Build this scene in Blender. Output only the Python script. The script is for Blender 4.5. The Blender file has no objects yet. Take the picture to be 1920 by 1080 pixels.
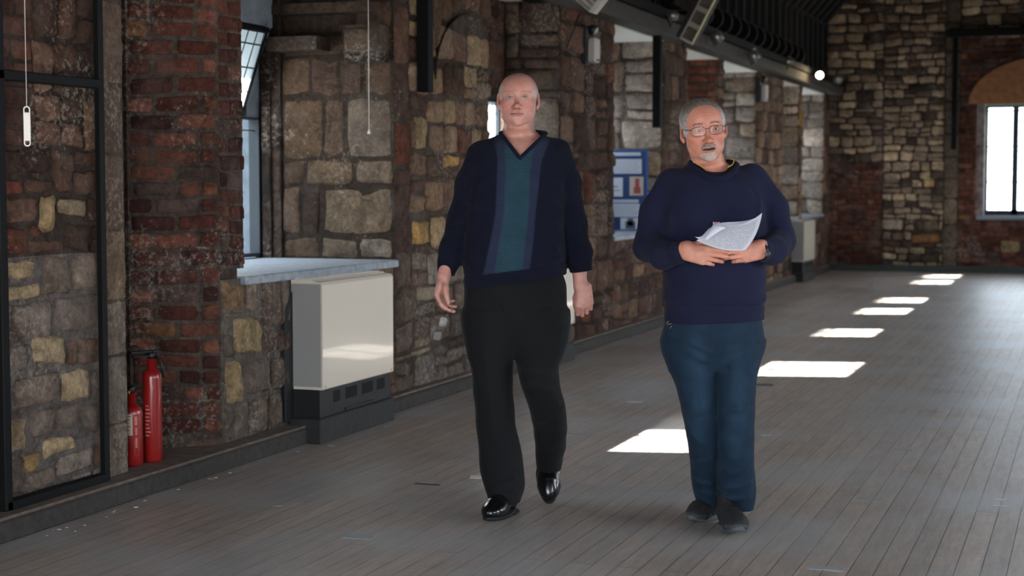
import bpy, math, random
import numpy as np
from mathutils import Vector, Matrix

C = bpy.context.scene.collection
PI = math.pi

# ------------------------------------------------------------------ camera
cam_d = bpy.data.cameras.new('camera')
cam = bpy.data.objects.new('camera', cam_d)
C.objects.link(cam)
cam.location = (0, 0, 1.37)
cam.rotation_euler = (math.radians(90 - 3.72), 0, math.radians(20))
cam_d.lens = 56.25
cam_d.sensor_width = 36
cam_d.clip_start = 0.1
cam_d.clip_end = 300
cam_d.dof.use_dof = True
cam_d.dof.focus_distance = 6.5
cam_d.dof.aperture_fstop = 3.2
bpy.context.scene.camera = cam

# ------------------------------------------------------------------ daylight
w = bpy.data.worlds.new('sky')
bpy.context.scene.world = w
w.use_nodes = True
nt = w.node_tree
nt.nodes.clear()
wo = nt.nodes.new('ShaderNodeOutputWorld')
wb = nt.nodes.new('ShaderNodeBackground')
tc = nt.nodes.new('ShaderNodeTexCoord')
sx = nt.nodes.new('ShaderNodeSeparateXYZ')
rp = nt.nodes.new('ShaderNodeValToRGB')
rp.color_ramp.elements[0].position = 0.42
rp.color_ramp.elements[0].color = (0.30, 0.31, 0.30, 1)
rp.color_ramp.elements[1].position = 0.52
rp.color_ramp.elements[1].color = (0.84, 0.92, 1.0, 1)
mr = nt.nodes.new('ShaderNodeMapRange')
mr.inputs[1].default_value = -1
mr.inputs[2].default_value = 1
nt.links.new(tc.outputs['Generated'], sx.inputs[0])
nt.links.new(sx.outputs[2], mr.inputs[0])
nt.links.new(mr.outputs[0], rp.inputs[0])
nt.links.new(rp.outputs[0], wb.inputs[0])
wb.inputs[1].default_value = 3.4
nt.links.new(wb.outputs[0], wo.inputs[0])

SUN_DIR = Vector((0.966, 0.259, -0.667)).normalized()
sd = bpy.data.lights.new('sun', 'SUN')
sd.energy = 30
sd.angle = math.radians(0.6)
sd.color = (1.0, 0.95, 0.86)
sun = bpy.data.objects.new('sun', sd)
C.objects.link(sun)
sun.location = (-20, 10, 15)
sun.rotation_euler = SUN_DIR.to_track_quat('-Z', 'Y').to_euler()

vs = bpy.context.scene.view_settings
vs.view_transform = 'Standard'
vs.look = 'None'
vs.gamma = 1
vs.use_curve_mapping = False
vs.exposure = 1.95
bpy.context.scene.cycles.max_bounces = 8
bpy.context.scene.cycles.transparent_max_bounces = 24
bpy.context.scene.cycles.sample_clamp_indirect = 8

# ------------------------------------------------------------------ helpers
def s2l(c):
    return c / 12.92 if c <= 0.04045 else ((c + 0.055) / 1.055) ** 2.4

def hexc(h, k=1.0):
    return tuple(min(1, s2l(int(h[i:i + 2], 16) / 255) * k) for i in (0, 2, 4)) + (1,)

def new_mat(name):
    m = bpy.data.materials.new(name)
    m.use_nodes = True
    n = m.node_tree
    b = n.nodes['Principled BSDF']
    return m, n, b

def N(n, typ, **kw):
    o = n.nodes.new(typ)
    for k, v in kw.items():
        setattr(o, k, v)
    return o

def plain(name, col, rough=0.5, metal=0.0, bump=0.0, bscale=40, var=0.0, emit=None, coat=0.0, spec=None):
    m, n, b = new_mat(name)
    c = hexc(col) if isinstance(col, str) else col
    b.inputs['Base Color'].default_value = c
    b.inputs['Roughness'].default_value = rough
    b.inputs['Metallic'].default_value = metal
    if spec is not None:
        b.inputs['Specular IOR Level'].default_value = spec
    if coat:
        b.inputs['Coat Weight'].default_value = coat
    if bump or var:
        t = N(n, 'ShaderNodeTexCoord')
        no = N(n, 'ShaderNodeTexNoise')
        no.inputs['Scale'].default_value = bscale
        no.inputs['Detail'].default_value = 5
        n.links.new(t.outputs['Object'], no.inputs['Vector'])
        if bump:
            bp = N(n, 'ShaderNodeBump')
            bp.inputs['Strength'].default_value = bump
            bp.inputs['Distance'].default_value = 0.01
            n.links.new(no.outputs[0], bp.inputs['Height'])
            n.links.new(bp.outputs[0], b.inputs['Normal'])
        if var:
            mx = N(n, 'ShaderNodeMix', data_type='RGBA', blend_type='MULTIPLY')
            mx.inputs[0].default_value = 1
            mx.inputs[6].default_value = c
            r = N(n, 'ShaderNodeMapRange')
            r.inputs[1].default_value = 0.3
            r.inputs[2].default_value = 0.7
            r.inputs[3].default_value = 1 - var
            r.inputs[4].default_value = 1 + var
            n.links.new(no.outputs[0], r.inputs[0])
            n.links.new(r.outputs[0], mx.inputs[7])
            n.links.new(mx.outputs[2], b.inputs['Base Color'])
    if emit:
        b.inputs['Emission Color'].default_value = hexc(emit[0])
        b.inputs['Emission Strength'].default_value = emit[1]
    return m

class MB:
    """collects shapes in world or local coordinates, builds ONE mesh object"""
    def __init__(s):
        s.v, s.f, s.m, s.sm = [], [], [], []
    def quad(s, pts, mi=0, smooth=False):
        i = len(s.v)
        s.v += [tuple(p) for p in pts]
        s.f.append(tuple(range(i, i + len(pts)))); s.m.append(mi); s.sm.append(smooth)
        return s
    def box(s, lo, hi, mi=0, M=None, bev=0.0):
        x0, y0, z0 = lo; x1, y1, z1 = hi
        P = []
        if bev <= 0:
            P = [(x0,y0,z0),(x1,y0,z0),(x1,y1,z0),(x0,y1,z0),(x0,y0,z1),(x1,y0,z1),(x1,y1,z1),(x0,y1,z1)]
            F = [(0,3,2,1),(4,5,6,7),(0,1,5,4),(1,2,6,5),(2,3,7,6),(3,0,4,7)]
        else:
            b = min(bev, (x1-x0)/2.01, (y1-y0)/2.01, (z1-z0)/2.01)
            X = (x0, x1); Y = (y0, y1); Z = (z0, z1)
            idx = {}
            for i in (0,1):
                for j in (0,1):
                    for k in (0,1):
                        for a in range(3):
                            p = [X[i], Y[j], Z[k]]
                            for q in range(3):
                                if q != a:
                                    p[q] += b * (1 if (i,j,k)[q] == 0 else -1)
                            idx[(i,j,k,a)] = len(P); P.append(tuple(p))
            F = []
            for a in range(3):
                o = [q for q in range(3) if q != a]
                for sd_ in (0,1):
                    r = []
                    for (u, v_) in ((0,0),(1,0),(1,1),(0,1)):
                        c = [0,0,0]; c[a] = sd_; c[o[0]] = u; c[o[1]] = v_
                        r.append(idx[(c[0],c[1],c[2],a)])
                    F.append(tuple(r))
            for a in range(3):
                o = [q for q in range(3) if q != a]
                for u in (0,1):
                    for v_ in (0,1):
                        c0 = [0,0,0]; c1 = [0,0,0]
                        c0[a] = 0; c1[a] = 1
                        for c in (c0, c1):
                            c[o[0]] = u; c[o[1]] = v_
                        F.append((idx[(*c0,o[0])], idx[(*c1,o[0])], idx[(*c1,o[1])], idx[(*c0,o[1])]))
            for i in (0,1):
                for j in (0,1):
                    for k in (0,1):
                        F.append((idx[(i,j,k,0)], idx[(i,j,k,1)], idx[(i,j,k,2)]))
        if M is not None:
            P = [tuple(M @ Vector(p)) for p in P]
        n0 = len(s.v)
        s.v += P
        for f in F:
            s.f.append(tuple(n0 + q for q in f)); s.m.append(mi); s.sm.append(False)
        return s
    def tube(s, pts, r, seg=10, mi=0, cap=True, closed=False):
        pts = [Vector(p) for p in pts]
        n = len(pts)
        rr = r if isinstance(r, (list, tuple)) else [r] * n
        base = len(s.v)
        up = None
        for i, p in enumerate(pts):
            if closed:
                t = (pts[(i+1) % n] - pts[i-1]).normalized()
            else:
                t = (pts[min(i+1, n-1)] - pts[max(i-1, 0)]).normalized()
            if up is None:
                a = Vector((0,0,1)) if abs(t.z) < 0.9 else Vector((1,0,0))
                up = (a - t * a.dot(t)).normalized()
            else:
                up = (up - t * up.dot(t)).normalized()
            sd_ = t.cross(up)
            for k in range(seg):
                a = 2 * PI * k / seg
                s.v.append(tuple(p + (up * math.cos(a) + sd_ * math.sin(a)) * rr[i]))
        m = n if closed else n - 1
        for i in range(m):
            for k in range(seg):
                a = base + i * seg; b = base + ((i + 1) % n) * seg
                s.f.append((a + k, a + (k+1) % seg, b + (k+1) % seg, b + k)); s.m.append(mi); s.sm.append(True)
        if cap and not closed:
            s.f.append(tuple(base + k for k in reversed(range(seg)))); s.m.append(mi); s.sm.append(False)
            s.f.append(tuple(base + (n-1)*seg + k for k in range(seg))); s.m.append(mi); s.sm.append(False)
        return s
    def lathe(s, prof, M=None, seg=24, mi=0):
        base = len(s.v)
        for (r, z) in prof:
            for k in range(seg):
                a = 2 * PI * k / seg
                p = Vector((r * math.cos(a), r * math.sin(a), z))
                if M is not None:
                    p = M @ p
                s.v.append(tuple(p))
        for i in range(len(prof) - 1):
            for k in range(seg):
                a = base + i * seg; b = a + seg
                s.f.append((a + k, a + (k+1) % seg, b + (k+1) % seg, b + k)); s.m.append(mi); s.sm.append(True)
        s.f.append(tuple(base + k for k in reversed(range(seg)))); s.m.append(mi); s.sm.append(False)
        e = base + (len(prof)-1)*seg
        s.f.append(tuple(e + k for k in range(seg))); s.m.append(mi); s.sm.append(False)
        return s
    def prism(s, poly, d0, d1, M=None, mi=0):
        """poly in (x,z), extruded along y from d0 to d1"""
        n = len(poly)
        base = len(s.v)
        for d in (d0, d1):
            for (x, z) in poly:
                p = Vector((x, d, z))
                if M is not None:
                    p = M @ p
                s.v.append(tuple(p))
        s.f.append(tuple(base + k for k in range(n))); s.m.append(mi); s.sm.append(False)
        s.f.append(tuple(base + n + k for k in reversed(range(n)))); s.m.append(mi); s.sm.append(False)
        for k in range(n):
            s.f.append((base + k, base + n + k, base + n + (k+1) % n, base + (k+1) % n)); s.m.append(mi); s.sm.append(False)
        return s
    def build(s, name, mats, parent=None, smooth=None, origin=None):
        me = bpy.data.meshes.new(name)
        V = s.v
        if origin is not None:
            V = [(p[0]-origin[0], p[1]-origin[1], p[2]-origin[2]) for p in V]
        me.from_pydata(V, [], s.f)
        if not isinstance(mats, (list, tuple)):
            mats = [mats]
        for m in mats:
            me.materials.append(m)
        me.polygons.foreach_set('material_index', s.m)
        me.polygons.foreach_set('use_smooth', [bool(x) if smooth is None else smooth for x in s.sm])
        me.update()
        o = bpy.data.objects.new(name, me)
        C.objects.link(o)
        if origin is not None:
            o.location = origin
        if parent is not None:
            o.parent = parent
        return o

def empty(name, loc=(0,0,0), rz=0.0):
    o = bpy.data.objects.new(name, None)
    C.objects.link(o)
    o.location = loc
    o.rotation_euler = (0, 0, rz)
    o.empty_display_size = 0.1
    return o

def tag(o, label, cat, group=None, kind=None):
    if label: o['label'] = label
    if cat: o['category'] = cat
    if group: o['group'] = group
    if kind: o['kind'] = kind
    return o

def struct(o):
    o['kind'] = 'structure'
    return o

def copy_tree(o, parent=None):
    c = o.copy(); C.objects.link(c)
    if parent is not None: c.parent = parent
    for ch in list(o.children):
        copy_tree(ch, c)
    return c

# ------------------------------------------------------------------ masonry
def masonry_material(name, bump=0.9, speck=0.5):
    m, n, b = new_mat(name)
    L = n.links
    at = N(n, 'ShaderNodeAttribute'); at.attribute_name = 'col'
    t = N(n, 'ShaderNodeTexCoord')
    def noise(sc, det, ro, dist=0.0):
        q = N(n, 'ShaderNodeTexNoise'); q.inputs['Scale'].default_value = sc; q.inputs['Detail'].default_value = det
        q.inputs['Roughness'].default_value = ro; q.inputs['Distortion'].default_value = dist
        L.new(t.outputs['Object'], q.inputs['Vector']); return q.outputs[0]
    def rng(src, a0, a1, b0, b1):
        r = N(n, 'ShaderNodeMapRange'); r.inputs[1].default_value = a0; r.inputs[2].default_value = a1
        r.inputs[3].default_value = b0; r.inputs[4].default_value = b1
        L.new(src, r.inputs[0]); return r.outputs[0]
    def math_(op, a_, b_):
        q = N(n, 'ShaderNodeMath', operation=op)
        for i, z in enumerate((a_, b_)):
            if isinstance(z, (int, float)): q.inputs[i].default_value = z
            else: L.new(z, q.inputs[i])
        return q.outputs[0]
    def mix(f, a_, b_, mode='MIX'):
        q = N(n, 'ShaderNodeMix', data_type='RGBA', blend_type=mode)
        for i, z in ((0, f), (6, a_), (7, b_)):
            if isinstance(z, (int, float)): q.inputs[i].default_value = z
            elif isinstance(z, tuple): q.inputs[i].default_value = z
            else: L.new(z, q.inputs[i])
        return q.outputs[2]
    n1 = noise(13, 10, .72, .6); n2 = noise(40, 7, .72); n3 = noise(1.0, 4, .5); n4 = noise(5, 6, .6, 1.0); n5 = noise(90, 4, .7)
    val = math_('MULTIPLY', rng(n1, .3, .7, .42, 1.6), math_('MULTIPLY', rng(n3, .35, .65, .75, 1.25), rng(n2, .35, .65, .72, 1.28)))
    c = mix(1.0, at.outputs['Color'], val, 'MULTIPLY')
    # rusty and greyish drift across the faces
    c = mix(rng(n4, .5, .68, 0, .38), c, hexc('4e3a30'))
    c = mix(rng(noise(3.3, 5, .6), .52, .7, 0, .35), c, hexc('7d736c'))
    # lime left in the hollows and pits of dark soot
    c = mix(rng(math_('MULTIPLY', n2, rng(noise(2.2, 3, .5), .4, .62, .75, 1.12)), .56, .66, 0, speck), c, hexc('b3a79b'))
    c = mix(rng(n5, .60, .70, 0, .55), c, hexc('241d1a'))
    L.new(c, b.inputs['Base Color'])
    b.inputs['Roughness'].default_value = 0.88
    b.inputs['Specular IOR Level'].default_value = 0.2
    bp = N(n, 'ShaderNodeBump'); bp.inputs['Strength'].default_value = bump; bp.inputs['Distance'].default_value = 0.035
    L.new(math_('ADD', n1, math_('MULTIPLY', n2, .55)), bp.inputs['Height'])
    L.new(bp.outputs[0], b.inputs['Normal'])
    return m

STONE = masonry_material('old_stone')

PAL_TAN = [('8c7059',3),('7b6150',3),('6b5344',3),('967c66',2),('a28868',.8),('5b463a',2),('a8824e',.25),('5c3e34',.8)]
PAL_PALE = [('96867a',3),('857467',3),('a8957e',2),('76685f',3),('b59c7a',.7),('6a5a50',2),('806656',1.2)]
PAL_DARK = [('5e463a',3),('523e35',3),('6b5042',2.5),('745a49',1.5),('47362f',2),('83664f',.6),('6a3f30',.5)]
PAL_ASH = [('6f5c50',3),('7c6759',3),('604e45',2),('85715f',1.5),('57463e',1)]
PAL_PASH = [('a6968a',3),('93847a',2),('b8a898',2),('9c8672',1.5),('80736a',1)]
PAL_BRICK = [('704538',4),('623a30',3),('573028',3),('7a4e40',2),('855642',1),('4a2d29',1.5),('5c4a44',.8),('8a6040',.4)]
PAL_BRICKD = [('5e3c31',3),('50342c',3),('6b463a',2),('46352f',2),('70523f',1)]
PAL_FAR = [('a08b74',3),('8c7866',3),('b09a80',3),('c4ac8e',1.5),('5d5046',2.5),('4d4038',1.5),('bfa684',.3),('765444',.6)]

class Wall:
    def __init__(s):
        s.V, s.F, s.Cc, s.n = [], [], [], 0
        s.ks = np.array([-1, -0.93, -0.78, -0.28, 0.28, 0.78, 0.93, 1.0])
    def quadcol(s, pts, col):
        s.V.append(np.array(pts, float)); s.F.append(np.arange(4)[None, :] + s.n)
        s.Cc.append(np.tile(np.array(col), (4, 1))); s.n += 4
    def boxcol(s, lo, hi, col):
        x0,y0,z0 = lo; x1,y1,z1 = hi
        P = [(x0,y0,z0),(x1,y0,z0),(x1,y1,z0),(x0,y1,z0),(x0,y0,z1),(x1,y0,z1),(x1,y1,z1),(x0,y1,z1)]
        for f in [(0,3,2,1),(4,5,6,7),(0,1,5,4),(1,2,6,5),(2,3,7,6),(3,0,4,7)]:
            s.quadcol([P[i] for i in f], col)
    def stones(s, O, U, NN, W, H, ch, sw, pal, h=0.02, gap=0.012, jit=0.012, seed=1, inside=None, extra=(), split=0.2,
               wob=0.012, bright=(0.82, 1.18), mortar='564a42', brick=False, V=(0,0,1), back=True, round_=1.0):
        rnd = random.Random(seed)
        O = np.array(O, float); U = np.array(U, float); NN = np.array(NN, float); V = np.array(V, float)
        ph = rnd.random() * 10
        def wv(u, v): return wob * (math.sin(u * 3.1 + v * 7 + ph) + 0.6 * math.sin(u * 7.7 + v * 3 + ph * 2))
        cells = []
        v = 0.0; row = 0
        while v < H - 0.01:
            cH = ch if not isinstance(ch, (tuple, list)) else rnd.uniform(*ch)
            if callable(cH): cH = cH(v, rnd)
            v1 = v + cH
            if v1 > H - 0.5 * cH: v1 = H
            u = 0.0
            if brick: u = -sw[0] * (0.5 if row % 2 else 0.0) - rnd.random() * .02
            while u < W - 0.005:
                cw = rnd.uniform(*sw) if not brick else (sw[0] * (0.5 if rnd.random() < 0.18 else 1) + rnd.uniform(-.006, .006))
                u1 = u + cw
                if u1 > W - (0.35 * sw[0] if not brick else 0.02): u1 = W
                ua = max(u, 0)
                if u1 - ua > 0.02:
                    if (not brick) and rnd.random() < split and (v1 - v) > 0.12:
                        q = rnd.uniform(0.35, 0.65)
                        cells.append((ua, u1, v, v + (v1 - v) * q)); cells.append((ua, u1, v + (v1 - v) * q, v1))
                    else:
                        cells.append((ua, u1, v, v1))
                u = u1
            v = v1; row += 1
        if inside: cells = [c for c in cells if inside((c[0]+c[1])/2, (c[2]+c[3])/2)]
        ex = [e[:4] for e in extra]
        def hit(c):
            for e in ex:
                if c[0] < e[1]-.02 and c[1] > e[0]+.02 and c[2] < e[3]-.02 and c[3] > e[2]+.02: return True
            return False
        out = []
        for c in cells:
            if hit(c):   # trim against the hand-placed stones
                for e in ex:
                    if c[0] < e[1]-.02 and c[1] > e[0]+.02 and c[2] < e[3]-.02 and c[3] > e[2]+.02:
                        ops = []
                        if e[0] - c[0] > 0.05: ops.append((c[0], e[0], c[2], c[3]))
                        if c[1] - e[1] > 0.05: ops.append((e[1], c[1], c[2], c[3]))
                        if e[2] - c[2] > 0.04: ops.append((c[0], c[1], c[2], e[2]))
                        if c[3] - e[3] > 0.04: ops.append((c[0], c[1], e[3], c[3]))
                        ops.sort(key=lambda q: -(q[1]-q[0])*(q[3]-q[2]))
                        c = ops[0] if ops else None
                        if c is None: break
                if c and not hit(c): out.append((c, None))
            else: out.append((c, None))
        for e in extra: out.append((e[:4], e[4]))
        tot = sum(p[1] for p in pal)
        k = len(s.ks)
        S, T = np.meshgrid(s.ks, s.ks, indexing='ij')
        edge = np.maximum(np.abs(S), np.abs(T))
        prof = np.where(edge > .99, -0.35, np.where(edge > .9, 0.35, np.where(edge > .7, 0.88, 1.0)))
        if out and back:
            s.quadcol([O, O + U*W, O + U*W + V*H, O + V*H], hexc(mortar)) if inside is None else None
        idx = np.arange(k*k).reshape(k, k)
        faces = np.stack([idx[:-1,:-1], idx[1:,:-1], idx[1:,1:], idx[:-1,1:]], -1).reshape(-1, 4)
        if np.dot(np.cross(U, V), NN) < 0: faces = faces[:, ::-1]
        rs = np.random.RandomState(seed)
        for (c, colr) in out:
            u0, u1, v0, v1 = c
            j = min(jit, 0.12 * min(u1-u0, v1-v0)) if not brick else jit * .3
            g = gap / 2
            q = [(u0+g, v0+g), (u1-g, v0+g), (u1-g, v1-g), (u0+g, v1-g)]
            q = [(a + rnd.uniform(-j, j), b + rnd.uniform(-j, j) + wv(a, b)) for (a, b) in q]
            # rounding of corners
            f = 1 - 0.10 * round_ * (np.abs(S) ** 4) * (np.abs(T) ** 4)
            ss = (S * f + 1) / 2; tt = (T * f + 1) / 2
            uu = (1-ss)*(1-tt)*q[0][0] + ss*(1-tt)*q[1][0] + ss*tt*q[2][0] + (1-ss)*tt*q[3][0]
            vv = (1-ss)*(1-tt)*q[0][1] + ss*(1-tt)*q[1][1] + ss*tt*q[2][1] + (1-ss)*tt*q[3][1]
            pa = rs.uniform(0, 6.3, 6)
            uu = uu + (rs.uniform(-1, 1, S.shape) * .5 + .55*np.sin(T*2.6+pa[0]) + .5*np.sin(T*5.5+pa[1])) * j * 0.55
            vv = vv + (rs.uniform(-1, 1, S.shape) * .5 + .55*np.sin(S*2.6+pa[2]) + .5*np.sin(S*5.5+pa[3])) * j * 0.55
            hh = h * rnd.uniform(0.55, 1.25)
            tilt = rnd.uniform(-.3, .3) * S + rnd.uniform(-.3, .3) * T
            dd = prof * hh * (1 + 0.5 * tilt) + (rs.uniform(-1, 1, S.shape) * h * 0.22 + h * .25 * np.sin(S*3+T*2+pa[4]) * np.sin(T*3.3+pa[5])) * (edge < .95)
            P = O + uu[..., None]*U + vv[..., None]*V + dd[..., None]*NN
            s.V.append(P.reshape(-1, 3)); s.F.append(faces + s.n); s.n += k*k
            if colr: cc = hexc(colr)
            else:
                r = rnd.random() * tot
                for hx, wt in pal:
                    r -= wt
                    if r <= 0: break
                kk = rnd.uniform(*bright)
                cc = hexc(hx, kk)
            s.Cc.append(np.tile(np.array(cc), (k*k, 1)))
    def build(s, name, mats):
        V = np.concatenate(s.V); F = np.concatenate(s.F); Cc = np.concatenate(s.Cc)
        me = bpy.data.meshes.new(name)
        me.vertices.add(len(V)); me.vertices.foreach_set('co', V.ravel())
        me.loops.add(len(F)*4); me.loops.foreach_set('vertex_index', F.ravel().astype(np.int32))
        me.polygons.add(len(F)); me.polygons.foreach_set('loop_start', np.arange(0, len(F)*4, 4, dtype=np.int32))
        me.update(calc_edges=True); me.validate()
        a = me.color_attributes.new('col', 'FLOAT_COLOR', 'POINT')
        a.data.foreach_set('color', Cc.ravel())
        for m in mats: me.materials.append(m)
        o = bpy.data.objects.new(name, me); C.objects.link(o)
        return struct(o)

MD = hexc('4a3e37'); ML = hexc('6d6560')
Y_FAR = 25.7
WX = -4.0
ZP = 2.8            # wall plate height
wl = Wall()
UY = (0,1,0); NX = (1,0,0); UXN = (-1,0,0); UXP = (1,0,0); NYN = (0,-1,0)

# --- first stretch behind the metal frame
wl.boxcol((-4.9, 2.5, 0), (-4.03, 5.99, 3.2), MD)
X0 = -4.02
wl.stones((X0, 4.5, 0.0), UY, NX, 1.35, 1.08, (.09,.17), (.12,.30), PAL_PALE, h=.022, seed=3, mortar='6d6560', gap=.02,
          extra=[(.93,1.16,.235,.32,'b8a07c'),(.80,.92,.21,.29,'a8875c'),(.86,1.10,.63,.76,'b8a080'),(.72,.90,.98,1.08,'b09878')])
wl.stones((X0, 4.5, 1.08), UY, NX, 1.35, 0.44, (.10,.15), (.14,.26), PAL_DARK, h=.02, seed=5, mortar='453a34', gap=.02,  # darker stone and mortar up here: own tone plus dimmer light painted in
          extra=[(.93,1.05,.09,.26,'a88e6a'),(1.05,1.26,.16,.25,'97836a'),(.60,.84,.24,.33,'7a4438')])
wl.stones((X0, 4.5, 1.52), UY, NX, 0.92, 0.60, .085, (.20,.21), PAL_BRICKD, h=.012, seed=6, mortar='3f342e', brick=True, gap=.012)
wl.stones((X0, 5.42, 1.52), UY, NX, 0.43, 0.98, (.2,.34), (.12,.2), PAL_DARK, h=.022, seed=7, mortar='3a302a', gap=.012)
wl.stones((X0, 4.5, 2.12), UY, NX, 0.92, 1.0, (.25,.4), (.2,.3), PAL_DARK, h=.022, seed=8, mortar='3a302a')
wl.stones((X0, 5.42, 2.5), UY, NX, 0.43, 0.7, (.2,.34), (.12,.2), PAL_DARK, h=.022, seed=9, mortar='3a302a')
# dressed quoin at the niche edge
wl.boxcol((-4.9, 5.86, 0), (-4.03, 6.02, 3.2), MD)
zz = 0.06
rq = random.Random(4)
for i, hh in enumerate((.26,.30,.24,.31,.33,.30,.36,.34,.4,.4)):
    wl.stones((-4.012, 5.86, zz), UY, NX, 0.175, hh, 9, (9,9), [('8c8074',1),('857568',1),('94846f',1)] if i < 3 else [('857060',1),('8f7a64',1),('786455',1)], h=.012, seed=40+i, jit=.002, gap=.004, wob=0, split=0, round_=.2)
    zz += hh
# --- niche: back and splayed brick cheek
wl.boxcol((-5.2, 5.98, 0), (-4.52, 6.6, 3.2), MD)
s2 = math.sqrt(.5)
wl.quadcol([(-4.6,6.23,0),(-4.0,6.83,0),(-4.0,6.83,3.2),(-4.6,6.23,3.2)], hexc('5b5048'))
wl.stones((-4.615,6.215,.14), (s2,s2,0), (s2,-s2,0), 0.87, 2.7, .083, (.225,.23), PAL_BRICK, h=.011, seed=12, brick=True, gap=.014, mortar='5f564f', bright=(.7,1.2))
wl.stones((-4.615,6.215,.0), (s2,s2,0), (s2,-s2,0), 0.87, .14, .07, (.3,.5), PAL_DARK, h=.012, seed=13, mortar='4a433e')
# --- pier 6.83 .. 7.05 then apron below window A
wl.boxcol((-4.9, 6.86, 0), (-4.02, 7.03, 3.2), MD)
wl.boxcol((-4.9, 6.5, 0), (-4.3, 7.03, 3.2), MD)
wl.stones((-4.0,6.83,.95), UY, NX, .23, 2.2, .083, (.2,.22), PAL_BRICK, h=.013, seed=14, brick=True, gap=.012, bright=(.7,1.15))
wl.stones((-4.0,6.83,.0), UY, NX, .68, .90, (.10,.2), (.14,.26), PAL_PALE, h=.024, seed=15, mortar='6a615a', gap=.018,
          extra=[(.10,.40,.50,.70,'ac9470'),(.02,.20,.28,.50,'b59a74'),(.0,.22,.74,.90,'8f7458')])
wl.boxcol((-4.9, 7.0, 0), (-4.02, 8.9, .88), MD)
wl.stones((-4.0,7.51,.0), UY, NX, 1.39, .86, (.10,.2), (.16,.34), PAL_DARK, h=.015, seed=16, mortar='3f3833')
# --- jamb A (far cheek of the first embrasure)
wl.boxcol((-5.3, 8.93, 0), (-4.02, 10.48, 3.2), MD)
R_A = [ (.0,.135,[(.0,.24),(.24,.5),(.5,.76)]), (.135,.45,[(0,.49),(.49,.62),(.62,.76)]), (.45,.61,[(0,.26),(.26,.60),(.60,.76)]),
        (.61,.99,[(0,.32),(.32,.47),(.47,.76)]), (.99,1.24,[(0,.2),(.2,.36),(.36,.56),(.56,.76)]), (1.24,1.38,[(0,.3),(.3,.76)]), (1.38,1.58,[(0,.26),(.26,.5),(.5,.76)]),
        (1.58,1.9,[(0,.3),(.3,.76)]), (1.9,2.3,[(0,.4),(.4,.76)]) ]
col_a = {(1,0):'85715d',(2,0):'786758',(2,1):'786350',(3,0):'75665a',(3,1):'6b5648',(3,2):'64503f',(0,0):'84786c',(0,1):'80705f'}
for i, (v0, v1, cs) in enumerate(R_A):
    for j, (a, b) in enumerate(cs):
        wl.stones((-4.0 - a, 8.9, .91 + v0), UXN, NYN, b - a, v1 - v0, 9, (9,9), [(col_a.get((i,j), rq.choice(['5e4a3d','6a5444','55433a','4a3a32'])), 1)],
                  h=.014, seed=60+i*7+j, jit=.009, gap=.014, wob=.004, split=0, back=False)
wl.quadcol([(-4.0,8.897,0),(-4.76,8.897,0),(-4.76,8.897,3.2),(-4.0,8.897,3.2)], hexc('40352e'))
# projecting corbel course in embrasure A and a dark box painting its shaded underside
wl.boxcol((-4.26, 8.76, 2.10), (-4.03, 8.9, 2.15), hexc('3a312c'))
wl.stones((-4.03, 8.74, 2.15), UXN, NYN, .23, .17, 9, (9,9), [('6f5d4e',1)], h=.02, seed=71, jit=.004, split=0)
wl.boxcol((-4.26, 8.76, 2.15), (-4.03, 8.9, 2.32), hexc('54453a'))
wl.boxcol((-4.76, 8.7, 2.18), (-4.42, 8.9, 2.26), hexc('54443a'))
wl.boxcol((-4.76, 8.74, 2.40), (-4.10, 8.9, 2.46), hexc('54443a'))
# moulded inner jamb of window A
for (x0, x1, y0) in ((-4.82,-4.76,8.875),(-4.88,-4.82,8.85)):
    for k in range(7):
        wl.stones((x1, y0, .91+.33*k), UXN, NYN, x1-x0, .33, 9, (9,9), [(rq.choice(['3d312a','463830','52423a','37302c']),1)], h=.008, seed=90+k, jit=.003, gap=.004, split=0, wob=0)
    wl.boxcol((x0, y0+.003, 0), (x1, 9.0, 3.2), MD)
# --- pier A|B front with blind arch
def arch_in(u, v):   # u from 8.9
    y = u + 8.9; z = v
    if y < 9.45: return True
    if z < 2.02: return True
    dx = (y - 10.18) / .68; dz = (z - 2.02) / .46
    return dx*dx + dz*dz < 1
wl.quadcol([(-4.0,8.9,0),(-4.0,10.5,0),(-4.0,10.5,3.2),(-4.0,8.9,3.2)], hexc('4a3e35'))
wl.stones((-4.0,8.9,0), UY, NX, 1.6, .95, (.13,.22), (.18,.36), PAL_PALE, h=.02, seed=21, mortar='5d544c', gap=.018, bright=(.65,1.0), back=False,
          extra=[(.30,.62,.02,.3,'7a6f66')])
wl.stones((-4.0,8.9,.95), UY, NX, .22, 2.2, (.24,.36), (.22,.22), PAL_DARK, h=.018, seed=22, jit=.006, gap=.012, back=False, split=0)
wl.stones((-4.0,9.12,.95), UY, NX, 1.38, 2.0, (.15,.24), (.18,.34), PAL_TAN, h=.026, seed=23, gap=.02, back=False,
          inside=lambda u, v: arch_in(u + .22, v + .95), extra=[(.03,.30,.03,.2,'b08a58'),(.30,.55,1.0,1.18,'9a7c58'),(.06,.28,.62,.86,'98805f')])
for k in range(6):   # tall dressed blocks above the arch
    a = 9.46 + k * .175
    zb = 2.02 + .46 * math.sqrt(max(0, 1 - ((a + .087 - 10.18) / .68) ** 2)) + .05
    wl.stones((-4.0, a, zb), UY, NX, .17, 3.2 - zb, 9, (9,9), [(rq.choice(['6a5140','5e483a','765c48']),1)], h=.022, seed=130+k, gap=.006, jit=.003, split=0, wob=0, back=False)
ar = []
for k in range(15):
    t = PI - PI * k / 14
    ar.append((-3.985, 10.18 + .70*math.cos(t), 2.02 + .48*math.sin(t)))
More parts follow.
